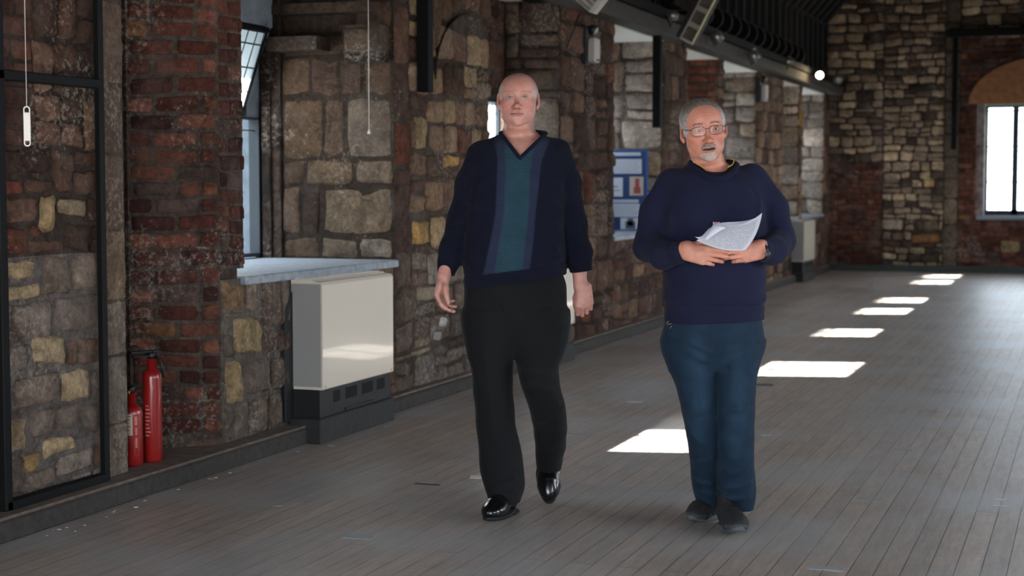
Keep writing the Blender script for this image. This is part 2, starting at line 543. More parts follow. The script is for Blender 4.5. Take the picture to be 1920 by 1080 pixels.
for k in range(11):
    a0, a1 = ar[k], ar[k+1]
    wl.quadcol([(-4.0,a0[1],a0[2]),(-4.0,a1[1],a1[2]),(-3.965,a1[1],a1[2]+.02),(-3.965,a0[1],a0[2]+.02)], hexc('4a3a30'))
# --- embrasure B: back wall above the window, far cheek
wl.boxcol((-4.62, 10.45, 2.05), (-4.48, 12.15, 3.2), MD)
wl.stones((-4.47,10.5,2.05), UY, NX, 1.6, 1.1, (.08,.12), (.16,.26), PAL_BRICKD, h=.012, seed=26, extra=[(.9,1.2,.05,.13,'9a5a42'),(1.0,1.25,.5,.58,'a05030')])
wl.boxcol((-4.5, 10.45, 0), (-4.02, 12.15, .88), MD)
wl.stones((-4.0,10.5,0), UY, NX, 1.6, .88, (.12,.2), (.18,.34), PAL_DARK, h=.02, seed=27, mortar='3f3833')
wl.boxcol((-5.2, 12.13, 0), (-4.02, 13.58, 3.2), MD)
wl.stones((-4.0,12.1,.91), UXN, NYN, .47, 1.95, (.16,.3), (.26,.47), PAL_ASH, h=.016, seed=28, mortar='433932', jit=.006,
          extra=[(.0,.30,.70,1.15,'7c6d60'),(.0,.36,.30,.66,'8a7a69'),(.05,.47,1.2,1.38,'6a5a4a')])
# --- pier B|C
wl.stones((-4.0,12.1,0), UY, NX, 1.5, 2.85, (.15,.3), (.18,.4), PAL_DARK, h=.028, seed=29, mortar='35291f', gap=.022, bright=(.7,1.2),
          extra=[(.06,.28,1.60,1.70,'98583e'),(.08,.34,1.46,1.58,'94563f')])
# embrasures C..G
emb = [(13.6,15.3,'C',PAL_PASH,(.16,.34),(.25,.45)),(16.26,17.7,'D',PAL_BRICK,None,None),(18.0,19.9,'E',PAL_PASH,(.16,.3),(.2,.4)),
       (21.7,22.95,'F',PAL_PASH,(.2,.34),(.25,.45)),(23.2,25.2,'G',PAL_PASH,(.16,.3),(.2,.4))]
for i, (y0, y1, nm, pal, ch, sw) in enumerate(emb):
    wl.boxcol((-5.3, y1+.03, 0), (-4.02, (emb[i+1][0] if i < 4 else 26.0)-.02, 3.2), MD)
    wl.boxcol((-4.78, y0-.05, 0), (-4.02, y1+.05, .88), MD)
    wl.boxcol((-4.93, y0-.05, 2.12), (-4.80, y1+.05, 3.2), MD)
    wl.stones((-4.79, y0, 2.12), UY, NX, y1-y0, .68, (.1,.2), (.2,.4), PAL_DARK, h=.012, seed=203+i)
    wl.stones((-4.0, y0, 0), UY, NX, y1-y0, .88, (.12,.2), (.2,.4), PAL_DARK, h=.02, seed=200+i, mortar='3f3833')
    if ch is None:
        wl.stones((-4.0,y1,.91), UXN, NYN, .8, 1.9, .085, (.225,.23), [('8a5240',3),('7a4436',3),('96604a',2),('6b4236',1)], h=.012, seed=210+i, brick=True)
    else:
        wl.stones((-4.0,y1,.91), UXN, NYN, .8, 1.9, ch, sw, pal, h=.018, seed=210+i, mortar='5d5148')
    if i < 4:
        yn = emb[i+1][0]
        wl.stones((-4.0,y1,0), UY, NX, yn-y1, 2.85, (.14,.26), (.18,.36), PAL_DARK if i in (0,1) else PAL_TAN, h=.024, seed=220+i, mortar='3a2f28', bright=(.7,1.15))
wl.stones((-4.0,25.2,0), UY, NX, .5, 2.85, (.14,.22), (.15,.3), PAL_DARK, h=.02, seed=230)
wall_left = wl.build('wall_left', [STONE])

# pale plastered soffits over the embrasures
PLAST = plain('old_plaster', 'e8e4dc', .85, bump=.3, bscale=30)
pb = MB()
for (y0, y1, z) in ((7.03,8.93,3.0),(10.48,12.13,2.82),(13.58,15.33,2.76),(16.24,17.73,2.76),(17.98,19.93,2.76),(21.68,22.98,2.76),(23.18,25.23,2.76)):
    pb.box((-5.25, y0, z), (-3.995, y1, z + .04))
struct(pb.build('trim_1', PLAST))
# window sills (painted stone shelves)
SILL = plain('sill_stone', '8d949c', .55, bump=.3, bscale=25, var=.25)
sb = MB()
for (y0, y1, x0, x1) in ((7.03,8.9,-5.3,-3.97),(10.5,12.1,-5.0,-3.98),(13.6,15.3,-5.1,-3.98),(16.26,17.7,-5.1,-3.98),(18.0,19.9,-5.1,-3.98),(21.7,22.95,-5.1,-3.98),(23.2,25.2,-5.1,-3.98)):
    sb.box((x0, y0, .865), (x1, y1, .91), bev=.006)
struct(sb.build('trim_2', SILL))
# outer reveals of the windows, pale stone lit by the sky
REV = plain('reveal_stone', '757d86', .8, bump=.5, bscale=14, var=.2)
rb = MB()
for (y0, y1, xi) in ((7.0,8.86,-4.93),(10.5,12.15,-4.56),(13.6,15.3,-4.86),(16.26,17.7,-4.86),(18.0,19.9,-4.86),(21.7,22.95,-4.86),(23.2,25.2,-4.86)):
    rb.box((xi-.45, y1, 0), (xi, y1+.12, 3.2)); rb.box((xi-.45, y0-.12, 0), (xi, y0, 3.2))
    rb.box((xi-.45, y0, 0), (xi-.02, y1, .9)); rb.box((xi-.45, y0, 2.62), (xi-.1, y1, 3.2))
struct(rb.build('trim_3', REV))

# ------------------------------------------------------------------ far gable wall
wf = Wall()
GY = Y_FAR
def gx(px): # metres along the gable from a photo column (used once to read off the survey)
    return -GY * math.tan(math.radians(20) - math.atan((px - 960) / 3000))
XA, XB = -4.05, 3.0
wf.boxcol((XA-1, GY+.03, 0), (-1.72, GY+.9, 8.2), MD)
wf.boxcol((-1.72, GY+.03, 0), (.55, GY+.9, .82), MD)
wf.boxcol((-1.72, GY+.03, 2.6), (.55, GY+.9, 8.2), MD)
wf.boxcol((.55, GY+.03, 0), (XB+.6, GY+.9, 8.2), MD)
M2 = '443a33'
def st(x0, x1, z0, z1, ch, sw, pal, seed, **k):
    k.setdefault('mortar', M2)
    wf.stones((x0, GY, z0), UXP, NYN, x1-x0, z1-z0, ch, sw, pal, seed=seed, **k)
st(XA, -3.15, 0, 1.72, .08, (.22,.23), PAL_BRICK, 301, brick=True, h=.01, gap=.01)
st(XA, -3.15, 1.72, 4.8, (.09,.17), (.16,.34), PAL_FAR, 302, h=.026, gap=.02)
st(-3.15, -2.22, 0, 4.8, (.09,.16), (.13,.30), PAL_FAR, 303, h=.026, gap=.02,
   extra=[(.0,.34,.66,.83,'b0a08c'),(.62,.80,1.32,1.46,'c0a473'),(.45,.9,.45,.6,'9c7048')])
st(-2.22, -2.0, 0, 4.8, (.3,.5), (.22,.23), [('6b5d50',1),('77685a',1)], 304, h=.02, jit=.004, split=0)
st(-2.0, -1.66, 0, 3.6, .08, (.22,.23), PAL_BRICK, 305, brick=True, h=.01, gap=.01)
st(-1.66, .5, 0, .82, .08, (.22,.23), PAL_BRICK, 306, brick=True, h=.01, gap=.01, extra=[(.3,.6,.3,.5,'8f7a5c'),(1.0,1.3,.2,.35,'9c8468')])
def above_arch(u, v):
    x = u - 1.66; z = v + 2.6
    t = 2.62 + .72 * math.sqrt(max(0, 1 - ((x + .62) / 1.25) ** 2))
    return z > t + .02
wf.quadcol([(-1.9,GY+.02,2.6),(.5,GY+.02,2.6),(.5,GY+.02,3.6),(-1.9,GY+.02,3.6)], hexc(M2))
st(-1.66, .5, 2.6, 3.62, .08, (.14,.23), PAL_BRICKD, 307, h=.012, gap=.01, inside=above_arch)
st(-2.0, XB, 3.6, 4.9, (.12,.2), (.2,.4), PAL_FAR, 308, h=.022, gap=.02)
st(.5, XB, 0, 3.6, (.1,.18), (.2,.36), PAL_FAR, 309, h=.022, gap=.02)
wall_far = wf.build('wall_far', [STONE])
# timber boarded tympanum in the arch
TYM = plain('tympanum_timber', '8f5f3c', .7, bump=.3, bscale=12, var=.25)
tb = MB()
pts = [(-1.86, 2.60)]
for k in range(21):
    t = PI - PI * k / 20
    pts.append((-.62 + 1.24*math.cos(t), 2.62 + .70*math.sin(t)))
pts.append((.62, 2.60))
tb.prism(pts, GY-.04, GY+.02)
struct(tb.build('trim_4', TYM))

# ------------------------------------------------------------------ right wall, roof, floor
DK = plain('roof_black', '060607', .85, bump=.2, bscale=20, spec=.2)
RW = Wall()
for k in range(9):
    y0 = -3.5 + k * 3.4
    RW.boxcol((3.0, y0, 0), (3.9, y0+1.5, 3.2), hexc('6a5648'))
    RW.boxcol((3.0, y0+1.5, 0), (3.9, y0+3.4, .85), hexc('6a5648'))
    RW.boxcol((3.0, y0+1.5, 2.6), (3.9, y0+3.4, 3.2), hexc('6a5648'))
RW.build('wall_right', [STONE])
BW = Wall()
BW.boxcol((-4.9, -3.4, 0), (-2.4, -3.0, 8.2), hexc('6a5648')); BW.boxcol((1.4, -3.4, 0), (3.9, -3.0, 8.2), hexc('6a5648'))
BW.boxcol((-2.4, -3.4, 2.7), (1.4, -3.0, 8.2), hexc('6a5648'))
BW.build('wall_back', [STONE])

cb = MB()
ZC = 3.85
# boarding behind the rafters: upright ashlar boards, then the slope to the ridge, mirrored
cb.box((-4.25, -3, ZP), (-4.05, GY, ZC))
def slab(x0, z0, x1, z1, t=.08):
    n = Vector((-(z1-z0), 0, x1-x0)).normalized() * t
    P = [(x0,z0),(x1,z1),(x1+n.x,z1+n.z),(x0+n.x,z0+n.z)]
    cb.prism(P, -3.4, GY+.9)
slab(-4.1, ZC, -.6, 7.9)
slab(-.6, 7.9, 2.9, ZC)
cb.box((2.9, -3, ZP+.3), (3.1, GY, ZC))
struct(cb.build('ceiling', DK))
cb2 = MB()
cb2.box((-5.4, -3, 3.18), (-4.2, GY, 3.3)); cb2.box((-4.12, GY, 4.7), (-4.0, GY+.2, 4.9))
struct(cb2.build('trim_5', DK))

# floor boards
m, n, b = new_mat('floor_boards')
L = n.links
t = N(n, 'ShaderNodeTexCoord')
mp = N(n, 'ShaderNodeMapping'); mp.inputs['Rotation'].default_value = (0, 0, math.radians(90))
L.new(t.outputs['Object'], mp.inputs['Vector'])
br = N(n, 'ShaderNodeTexBrick'); br.offset = 0.37; br.offset_frequency = 2; br.squash = 1
br.inputs['Scale'].default_value = 1
br.inputs['Brick Width'].default_value = 2.3
br.inputs['Row Height'].default_value = 0.088
br.inputs['Mortar Size'].default_value = 0.0024
br.inputs['Mortar Smooth'].default_value = 0.3
br.inputs['Color1'].default_value = hexc('a79b93')
br.inputs['Color2'].default_value = hexc('baa99e')
br.inputs['Mortar'].default_value = hexc('5c5552')
L.new(mp.outputs[0], br.inputs['Vector'])
mp2 = N(n, 'ShaderNodeMapping'); mp2.inputs['Scale'].default_value = (11, 1.1, 1)
L.new(t.outputs['Object'], mp2.inputs['Vector'])
g1 = N(n, 'ShaderNodeTexNoise'); g1.inputs['Scale'].default_value = 3; g1.inputs['Detail'].default_value = 8; g1.inputs['Roughness'].default_value = .7
L.new(mp2.outputs[0], g1.inputs['Vector'])
g2 = N(n, 'ShaderNodeTexNoise'); g2.inputs['Scale'].default_value = 1.3; g2.inputs['Detail'].default_value = 6
L.new(t.outputs['Object'], g2.inputs['Vector'])
g3 = N(n, 'ShaderNodeTexNoise'); g3.inputs['Scale'].default_value = 16; g3.inputs['Detail'].default_value = 6; g3.inputs['Roughness'].default_value = .75
L.new(t.outputs['Object'], g3.inputs['Vector'])
def mulmix(a, fac, lo, hi, f0=.3, f1=.7):
    r = N(n, 'ShaderNodeMapRange'); r.inputs[1].default_value = f0; r.inputs[2].default_value = f1; r.inputs[3].default_value = lo; r.inputs[4].default_value = hi
    L.new(fac, r.inputs[0])
    x = N(n, 'ShaderNodeMix', data_type='RGBA', blend_type='MULTIPLY'); x.inputs[0].default_value = 1
    L.new(a, x.inputs[6]); L.new(r.outputs[0], x.inputs[7])
    return x.outputs[2]
c = mulmix(br.outputs[0], g1.outputs[0], .72, 1.25)
c = mulmix(c, g3.outputs[0], .8, 1.2)
x = N(n, 'ShaderNodeMix', data_type='RGBA')
r = N(n, 'ShaderNodeMapRange'); r.inputs[1].default_value = .42; r.inputs[2].default_value = .62; r.inputs[3].default_value = 0; r.inputs[4].default_value = .55
L.new(g2.outputs[0], r.inputs[0]); L.new(r.outputs[0], x.inputs[0])
x.inputs[7].default_value = hexc('b9bbbe')
L.new(c, x.inputs[6])
L.new(x.outputs[2], b.inputs['Base Color'])
rr = N(n, 'ShaderNodeMapRange'); rr.inputs[1].default_value = .3; rr.inputs[2].default_value = .7; rr.inputs[3].default_value = .30; rr.inputs[4].default_value = .52
L.new(g3.outputs[0], rr.inputs[0]); L.new(rr.outputs[0], b.inputs['Roughness'])
bp = N(n, 'ShaderNodeBump'); bp.inputs['Strength'].default_value = .5; bp.inputs['Distance'].default_value = .004
ad = N(n, 'ShaderNodeMath', operation='MULTIPLY_ADD'); ad.inputs[1].default_value = -1.5
L.new(br.outputs['Fac'], ad.inputs[0]); L.new(g1.outputs[0], ad.inputs[2])
L.new(ad.outputs[0], bp.inputs['Height']); L.new(bp.outputs[0], b.inputs['Normal'])
FLOOR = m
fb = MB(); fb.box((-5.4, -3, -.1), (3.9, GY+.9, 0))
struct(fb.build('floor', FLOOR))
nb = MB(); nb.box((-16, -30, -3), (-12, 60, 6.69))
struct(nb.build('wall_sun_block', plain('sun_block_render', 'c9cac8', .9)))  # block added outside to keep low sun out of the lower windows
GR = plain('grass_ground', '5b6a48', .9, var=.3, bscale=3)
gb = MB(); gb.box((-60, -30, -3.2), (-6, 60, -3.0)); gb.box((-10, 28, -3.2), (30, 70, -3.0))
struct(gb.build('trim_6', GR))

# kerbs / skirtings
KB = plain('kerb_timber', '35302e', .8, bump=.5, bscale=25, var=.35)
KT = plain('kerb_top', '6a5c52', .85, bump=.5, bscale=18, var=.3)
kb = MB()
kb.box((-4.62, 2.5, 0), (-3.88, 7.52, .085), 0, bev=.008)
kb.box((-4.6, 2.5, .085), (-3.885, 7.515, .098), 1, bev=.006)
struct(kb.build('baseboard_left', [KB, KT]))
kb = MB(); kb.box((-4.03, 8.44, 0), (-3.9, GY, .085), bev=.01)
kb.box((-4.03, 8.44, .085), (-3.92, GY, .1), 1, bev=.004)
struct(kb.build('trim_7', [KB, KT]))
kb = MB(); kb.box((-3.9, GY-.07, 0), (3.0, GY+.03, .1), bev=.01)
struct(kb.build('baseboard_far', plain('kerb_far', '3a4440', .7)))

# ------------------------------------------------------------------ windows
IRON = plain('black_iron', '08090b', .7, bump=.15, bscale=60, spec=.25)
IRONB = plain('window_iron', '2a3138', .5)
LEAD = plain('lead_came', '2c3036', .5, metal=.3)
def glass_mat():
    m, n, b = new_mat('leaded_glass')
    n.nodes.remove(b)
    o = n.nodes['Material Output']
    tr = N(n, 'ShaderNodeBsdfTransparent'); tr.inputs[0].default_value = (.95,.98,1,1)
    gl = N(n, 'ShaderNodeBsdfGlossy'); gl.inputs['Roughness'].default_value = .05
    mx = N(n, 'ShaderNodeMixShader'); mx.inputs[0].default_value = .06
    n.links.new(tr.outputs[0], mx.inputs[1]); n.links.new(gl.outputs[0], mx.inputs[2]); n.links.new(mx.outputs[0], o.inputs[0])
    return m
GLASS = glass_mat()
def frost_mat():
    m, n, b = new_mat('obscured_glass')
    n.nodes.remove(b)
    o = n.nodes['Material Output']
    tr = N(n, 'ShaderNodeBsdfTransparent'); tr.inputs[0].default_value = (.9,.95,1,1)
    tl = N(n, 'ShaderNodeBsdfTranslucent'); tl.inputs[0].default_value = (.55,.6,.65,1)
    mx = N(n, 'ShaderNodeMixShader'); mx.inputs[0].default_value = .97
    n.links.new(tr.outputs[0], mx.inputs[1]); n.links.new(tl.outputs[0], mx.inputs[2]); n.links.new(mx.outputs[0], o.inputs[0])
    return m
FROST = frost_mat()

def window(nm, x, y0, y1, z0, z1, muls, axis='y', step=.13, zb=(), frost=None, w_=.035):
    """leaded window: frame, mullions, lead cames, one pane sheet; root is an Empty"""
    root = empty(nm, (0,0,0)); struct(root)
    def bx(mb, a0, a1, z0_, z1_, d):
        if axis == 'y': mb.box((x-d, a0, z0_), (x+d, a1, z1_))
        else: mb.box((a0, x-d, z0_), (a1, x+d, z1_))
    f = MB()
    bx(f, y0, y0+w_, z0, z1, .035); bx(f, y1-w_, y1, z0, z1, .035); bx(f, y0, y1, z0, z0+w_*1.6, .035); bx(f, y0, y1, z1-w_, z1, .035)
    for (a, wd) in muls: bx(f, a-wd/2, a+wd/2, z0, z1, .05)
    for z in zb: bx(f, y0, y1, z-.012, z+.012, .03)
    f.build('window_frame', IRONB, root)
    l = MB()
    k = 1
    while y0 + k*step < y1: bx(l, y0+k*step-.003, y0+k*step+.003, z0, z1, .006); k += 1
    k = 1
    while z0 + k*step*1.3 < z1: bx(l, y0, y1, z0+k*step*1.3-.003, z0+k*step*1.3+.003, .006); k += 1
    l.build('lead_cames', LEAD, root)
    if frost is None: frost = y1
    g = MB(); bx(g, y0, frost, z0, z1, .002)
    g.build('window_pane', GLASS, root)
    if frost < y1:
        g = MB(); bx(g, frost, y1, z0, z1, .002)  # far light made translucent to narrow the sun patch on the floor
        g.build('window_pane', FROST, root)
    return root
# gable window
window('window_1', GY+.35, -1.62, .52, .88, 2.58, [(-1.18,.09),(-.65,.07),(-.12,.07)], axis='x', step=.11, zb=(2.50,1.4,1.95))
sb = MB(); sb.box((-1.62, GY+.30, .88), (.52, GY+.40, .965)); struct(sb.build('trim_11', IRONB))
sb = MB(); sb.box((-1.72, GY-.06, .82), (.55, GY+.9, .88), bev=.01)
struct(sb.build('trim_8', plain('gable_sill', '7b8490', .6)))
jb = MB(); jb.box((-1.74, GY-.01, .88), (-1.62, GY+.5, 2.6)); jb.box((.5, GY-.01, .88), (.6, GY+.5, 2.6))
struct(jb.build('trim_9', plain('gable_reveal', '77706c', .85, bump=.8, bscale=9, var=.5)))
# side windows B..G
window('window_3', -4.53, 10.55, 12.08, .92, 2.05, [(11.13,.05),(11.7,.07)], zb=(1.5,), frost=11.7)
k = 4
for (y0, y1, nm, *_r) in emb:
    window('window_%d' % k, -4.85, y0+.12, y1-.02, .92, 2.12, [(y0+.55,.05),(y0+1.0,.08)], zb=(1.55,), frost=y0+1.0); k += 1
# window A: lower light fixed, upper hopper leaning into the room
window('window_2', -4.92, 7.1, 8.84, .92, 1.78, [(7.685,.035)], zb=(), w_=.014, step=.6)
MBk = MB(); MBk.box((-5.3, 7.0, 2.32), (-4.74, 8.75, 3.2)); MBk.box((-4.95, 8.705, 1.77), (-4.90, 8.87, 2.35)); MBk.prism([(-4.95,1.77),(-4.95,2.34),(-4.72,2.34)], 8.655, 8.71); struct(MBk.build('trim_10', REV))  # side panel and wedge added to close gaps that let sun onto the jamb
hop = MB(); hl = MB(); hg = MB(); hg2 = MB()
for i, (a0, a1) in enumerate(((7.12,7.66),(7.71,7.90),(7.93,8.68))):
    lo = Vector((-4.92, 0, 1.79)); hi = Vector((-4.74, 0, 2.30))
    e = hi - lo
    def P(y, t_): return (lo.x + e.x*t_, y, lo.z + e.z*t_)
    for (p, q, r_) in ((P(a0,0),P(a0,1),.012),(P(a1,0),P(a1,1),.012),(P(a0,0),P(a1,0),.006),(P(a0,1),P(a1,1),.022)):
        hop.tube([p, q], r_, 6)
    for t_ in (.28,.55,.82): hl.tube([P(a0,t_), P(a1,t_)], .005, 5)
    n_ = int((a1-a0)/.1)
    for j in range(1, n_): hl.tube([P(a0+(a1-a0)*j/n_,0), P(a0+(a1-a0)*j/n_,1)], .005, 5)
    (hg if i < 2 else hg2).quad([P(a0,0),P(a1,0),P(a1,1),P(a0,1)])
hr = empty('window_9', (0,0,0)); struct(hr)
hop.build('hopper_frame', IRON, hr); hl.build('lead_cames', LEAD, hr); hg.build('window_pane', GLASS, hr); hg2.build('window_pane', FROST, hr)

# ================================================================== OBJECTS
WHITE_P = plain('white_paint', 'e6e0d6', .38, coat=.2)
# --- metal frame standing on the kerb
fr = empty('metal_frame', (-3.965, 5.5, .098)); tag(fr, 'black metal frame standing on the kerb before the rubble wall', 'frame')
def part(name, mb, mat, root, smooth=None):
    """mb in world coordinates -> child of an unrotated root"""
    o = mb.build(name, mat, None, smooth, origin=tuple(root.location))
    o.location = (0, 0, 0); o.parent = root
    return o
b_ = MB(); b_.box((-3.985, 5.10, .098), (-3.945, 5.145, 2.755), bev=.004); part('post', b_, IRON, fr)
b_ = MB(); b_.box((-3.98, 5.775, .098), (-3.95, 5.81, 2.755), bev=.004); part('post', b_, IRON, fr)
b_ = MB(); b_.box((-3.985, 5.11, 1.77), (-3.945, 5.78, 1.81), bev=.004); part('crossbar', b_, IRON, fr)
b_ = MB(); b_.box((-3.985, 5.11, .098), (-3.945, 5.78, .135), bev=.004); part('bottom_rail', b_, IRON, fr)

# --- fire extinguishers in the niche
RED = plain('extinguisher_red', '921a18', .3, coat=.4)
BLK = plain('black_rubber', '121214', .5)
LABEL = plain('cream_label', 'c9b9a4', .6)
PINK = plain('faded_print', 'c4706a', .5)
def ext(x, y, H, r, label, kind):
    e = empty('fire_extinguisher', (x, y, .098)); tag(e, label, 'fire extinguisher')
    nk = .045
    prof = [(r*.9, 0), (r, .012), (r, H - r*1.1)]
    for k in range(1, 7):
        a = k / 6 * PI / 2
        prof.append((.022 + (r-.022)*math.cos(a), H - r*1.1 + r*.95*math.sin(a)))
    prof += [(.021, H + nk)]
    MB().lathe(prof, seg=36).build('cylinder', RED, e)
    v = MB(); v.lathe([(.018, H+nk-.004),(.02, H+nk+.02),(.012, H+nk+.035)], seg=16)
    v.build('valve', BLK, e)
    h = MB()
    if kind == 'co2':
        h.box((-.012,-.11,H+nk+.028),(.012,.03,H+nk+.04), M=Matrix.Rotation(-.5,4,'Z'), bev=.003)
        h.box((-.01,-.10,H+nk+.008),(.01,.0,H+nk+.018), M=Matrix.Rotation(-.5,4,'Z'), bev=.003)
        h.build('handle', BLK, e)
        c = MB()
        M_ = Matrix.Rotation(-.9, 4, 'Z')
        c.tube([M_ @ Vector(p) for p in ((0,-.02,H+nk+.02),(0,-.07,H+nk+.055),(0,-.14,H+nk+.04),(0,-.20,H+nk-.02),(0,-.215,H-.1))], [.007,.008,.009,.012,.02], 10)
        c.build('discharge_horn', BLK, e)
        s_ = MB(); s_.tube([(.02,.0,H+nk+.015),(.045,.01,H+nk-.02),(.055,.01,H-.04)], .006, 8); s_.build('strap', BLK, e)
    else:
        h.box((-.01,-.09,H+nk+.02),(.01,.02,H+nk+.032), M=Matrix.Rotation(-1.2,4,'Z'), bev=.003)
        h.build('handle', BLK, e)
        MB().lathe([(.004, 0),(.012,.0),(.012,.01),(.004,.01)], M=Matrix.Translation((.0,-.02,H+nk+.005)) @ Matrix.Rotation(PI/2,4,'X'), seg=14).build('gauge', plain('brass','9a7a3a',.3,metal=.9), e)
    def patch(nm, a0, a1, z0, z1, mat, dr=.0012, parent=e):
        q = MB(); nseg = 10
        for i in range(nseg):
            t0 = a0 + (a1-a0)*i/nseg; t1 = a0 + (a1-a0)*(i+1)/nseg
            R_ = r + dr
            q.quad([(R_*math.cos(t0),R_*math.sin(t0),z0),(R_*math.cos(t1),R_*math.sin(t1),z0),(R_*math.cos(t1),R_*math.sin(t1),z1),(R_*math.cos(t0),R_*math.sin(t0),z1)], smooth=True)
        return q.build(nm, mat, parent)
    f0 = math.radians(-61)     # towards the camera
    if kind == 'co2':
        for k in range(9):
            ww = .42 + .25*((k*37) % 5)/5
            patch('printed_line', f0-.75, f0-.75+ww, H*.60-.017*k, H*.60-.017*k+.008, PINK)
    else:
        patch('label', f0-.9, f0+.18, H*.50, H*.84, LABEL)
        dk_ = plain('label_ink', '6a5a50', .6)
        for k in range(7):
            patch('printed_line', f0-.75, f0+.05-.1*(k%3), H*.80-.016*k, H*.80-.016*k+.004, dk_, .0018)
        for (z0, z1, a0, a1) in ((.66,.80,.38,.62),(.50,.62,.42,.60),(.30,.46,.42,.60)):
            patch('side_print', f0+a0, f0+a1, H*z0, H*z1, PINK)
        for (z0, z1, a0, a1) in ((.17,.175,.34,.70),(.40,.405,.34,.70),(.17,.40,.34,.36),(.17,.40,.68,.70)):
            patch('print_border', f0+a0, f0+a1, H*z0, H*z1, PINK)
    return e
ext(-4.04, 6.28, .43, .043, 'tall plain red fire extinguisher standing beside the brick cheek', 'co2')
ext(-4.078, 6.165, .285, .050, 'shorter red fire extinguisher with a cream label, half hidden by the pale quoin', 'foam')

# --- storage heaters
HW = plain('heater_white', 'ddd2c2', .2, coat=.5)
HG = plain('heater_side', '9c9a97', .35)
HB = plain('heater_black', '141517', .55, bump=.2, bscale=50)
HP = plain('plinth_black', '262727', .7, bump=.4, bscale=20, var=.3)
HOLE = plain('hole_black', '050505', .9)
def heater(y0, label, w=.90):
    """front faces +x; root at the floor"""
    X = -3.80; B = -3.985
    h = empty('storage_heater', (X, y0, 0)); tag(h, label, 'heater', 'white storage heaters along the window wall')
    def P(nm, mb, mat, par=h): 
        o = mb.build(nm, mat, par); return o
    d = X - B
    c = MB()   # body, side profile with a cut-back top
    prof = [(-d, .285), (-.004, .285), (0, .289), (0, .838), (-.010, .853), (-.05, .858), (-.062, .866), (-d, .866)]
    # prism works in (x,z) extruded along y
    c.prism(prof, .0, w)
    P('casing', c, HW)
    s_ = MB(); s_.box((-d+.004, -.004, .30), (-.008, .0, .845), bev=.002)
    s_.box((-d+.02, -.006, .80), (-.03, -.003, .835), bev=.002)
    P('side_panel', s_, HG)
    t_ = MB(); t_.box((-d+.01, .02, .866), (-.075, w-.02, .872), bev=.002); P('top_grille', t_, HW)
    bp_ = MB(); bp_.box((-d, .0, .13), (-.02, w, .285)); P('base', bp_, HB)
    for (a, bb) in ((.16,.24),(.31,.45),(.52,.66),(.72,.82)):
        g = MB(); g.box((-.022, a, .20), (-.018, bb, .262)); P('air_slot', g, HOLE)
    g = MB(); g.box((-.03, .30, .14), (-.012, .66, .155)); P('lip', g, HB)
    pl = MB(); pl.box((-d, -.03, .0), (.0, w+.01, .135), bev=.006); P('plinth', pl, HP)
    bk = MB(); bk.box((-d-.01, -.09, .12), (-d+.012, w*.4, .80), bev=.003); P('back_panel', bk, HB)
    for yy in (.03, w-.03):
      sc = MB(); sc.lathe([(.004,0),(.004,.003)], M=Matrix.Translation((0,yy,.30)) @ Matrix.Rotation(PI/2,4,'Y'), seg=8)
      P('screw', sc, plain('screw', '5a5450', .4, metal=.6))
    return h
heater(7.53, 'large white storage heater on a black plinth below the nearest window')
heater(10.97, 'white storage heater mostly hidden behind the man in the striped sweater')
heater(22.36, 'small looking white storage heater near the far corner of the room')
# offcut boards leaning beside the heaters
WED = plain('pale_board', '8f867e', .8, bump=.2)
def wedge(x, y, label, s_=1.0):
    o = MB().prism([(0,0),(.09*s_,0),(.03*s_,.15*s_),(0,.16*s_)], 0, .015, M=Matrix.Rotation(1.25,4,'Z')).build('wooden_offcut', WED)
    o.location = (x, y, .1); tag(o, label, 'offcut'); return o
wedge(-3.955, 8.50, 'grey wedge of board leaning against the wall beside the nearest heater')
wedge(-3.955, 11.95, 'grey wedge of board by the plinth of the middle heater', 1.15)

# --- pull cords
CORDM = plain('cord_white', 'cfc7bd', .6)
c1 = empty('light_pull_cord', (-3.50, 4.68, 1.50)); tag(c1, 'thin pull cord ending in a long white slotted plate, left of the metal frame crossbar', 'pull cord')
Mz = Matrix.Rotation(math.radians(35), 4, 'Z')
p_ = MB(); nn = 20
def stad(w_, h_, cx, cz, n_=12):
    P_ = []
    for k in range(n_+1): a = -PI/2 + PI*k/n_ - PI/2 + PI/2; P_.append((cx + w_*math.cos(PI*k/n_), cz + h_ + w_*math.sin(PI*k/n_)))
    for k in range(n_+1): P_.append((cx - w_*math.cos(PI*k/n_), cz - h_ - w_*math.sin(PI*k/n_)))
    return P_
out_ = stad(.0115, .062, 0, .08)
# plate with two openings: build as ring strips (outer rim) + middle web
p_.prism([(-.0115,.02),(.0115,.02),(.0115,.118),(-.0115,.118)], -.0015, .0015, M=Mz)
for sgn, zc in ((1,.118),(-1,.02)):
    for k in range(14):
        a0 = PI*k/14; a1 = PI*(k+1)/14
        ro, ri = .0115, .0075
        el = 1.0
        hgt = .024 if sgn > 0 else .018
        def q(r_, a, o_): return (r_*math.cos(a), zc + sgn*(hgt*.45*(1 if o_ else 1) + (r_ if o_ else r_)*math.sin(a)))
        p_.prism([q(ro,a0,1),q(ro,a1,1),q(ri,a1,0),q(ri,a0,0)][::sgn], -.0015, .0015, M=Mz)
    hh_ = hgt*.45
    for sx_ in (-1, 1):
        xs = sorted((sx_*.0115, sx_*.0075)); zs = sorted((zc, zc+sgn*hh_))
        p_.prism([(xs[0],zs[0]),(xs[1],zs[0]),(xs[1],zs[1]),(xs[0],zs[1])], -.0015, .0015, M=Mz)
p_.build('pull_plate', plain('plate_white','d8d2cc',.4), c1)
MB().tube([(0,0,.136),(0,.0,1.0),(.0,.0,2.60)], .0013, 6).build('cord', CORDM, c1)
c2 = empty('light_pull_cord', (-4.035, 8.62, 1.665)); tag(c2, 'pull cord with a small white bell knob hanging in the nearest window recess', 'pull cord')
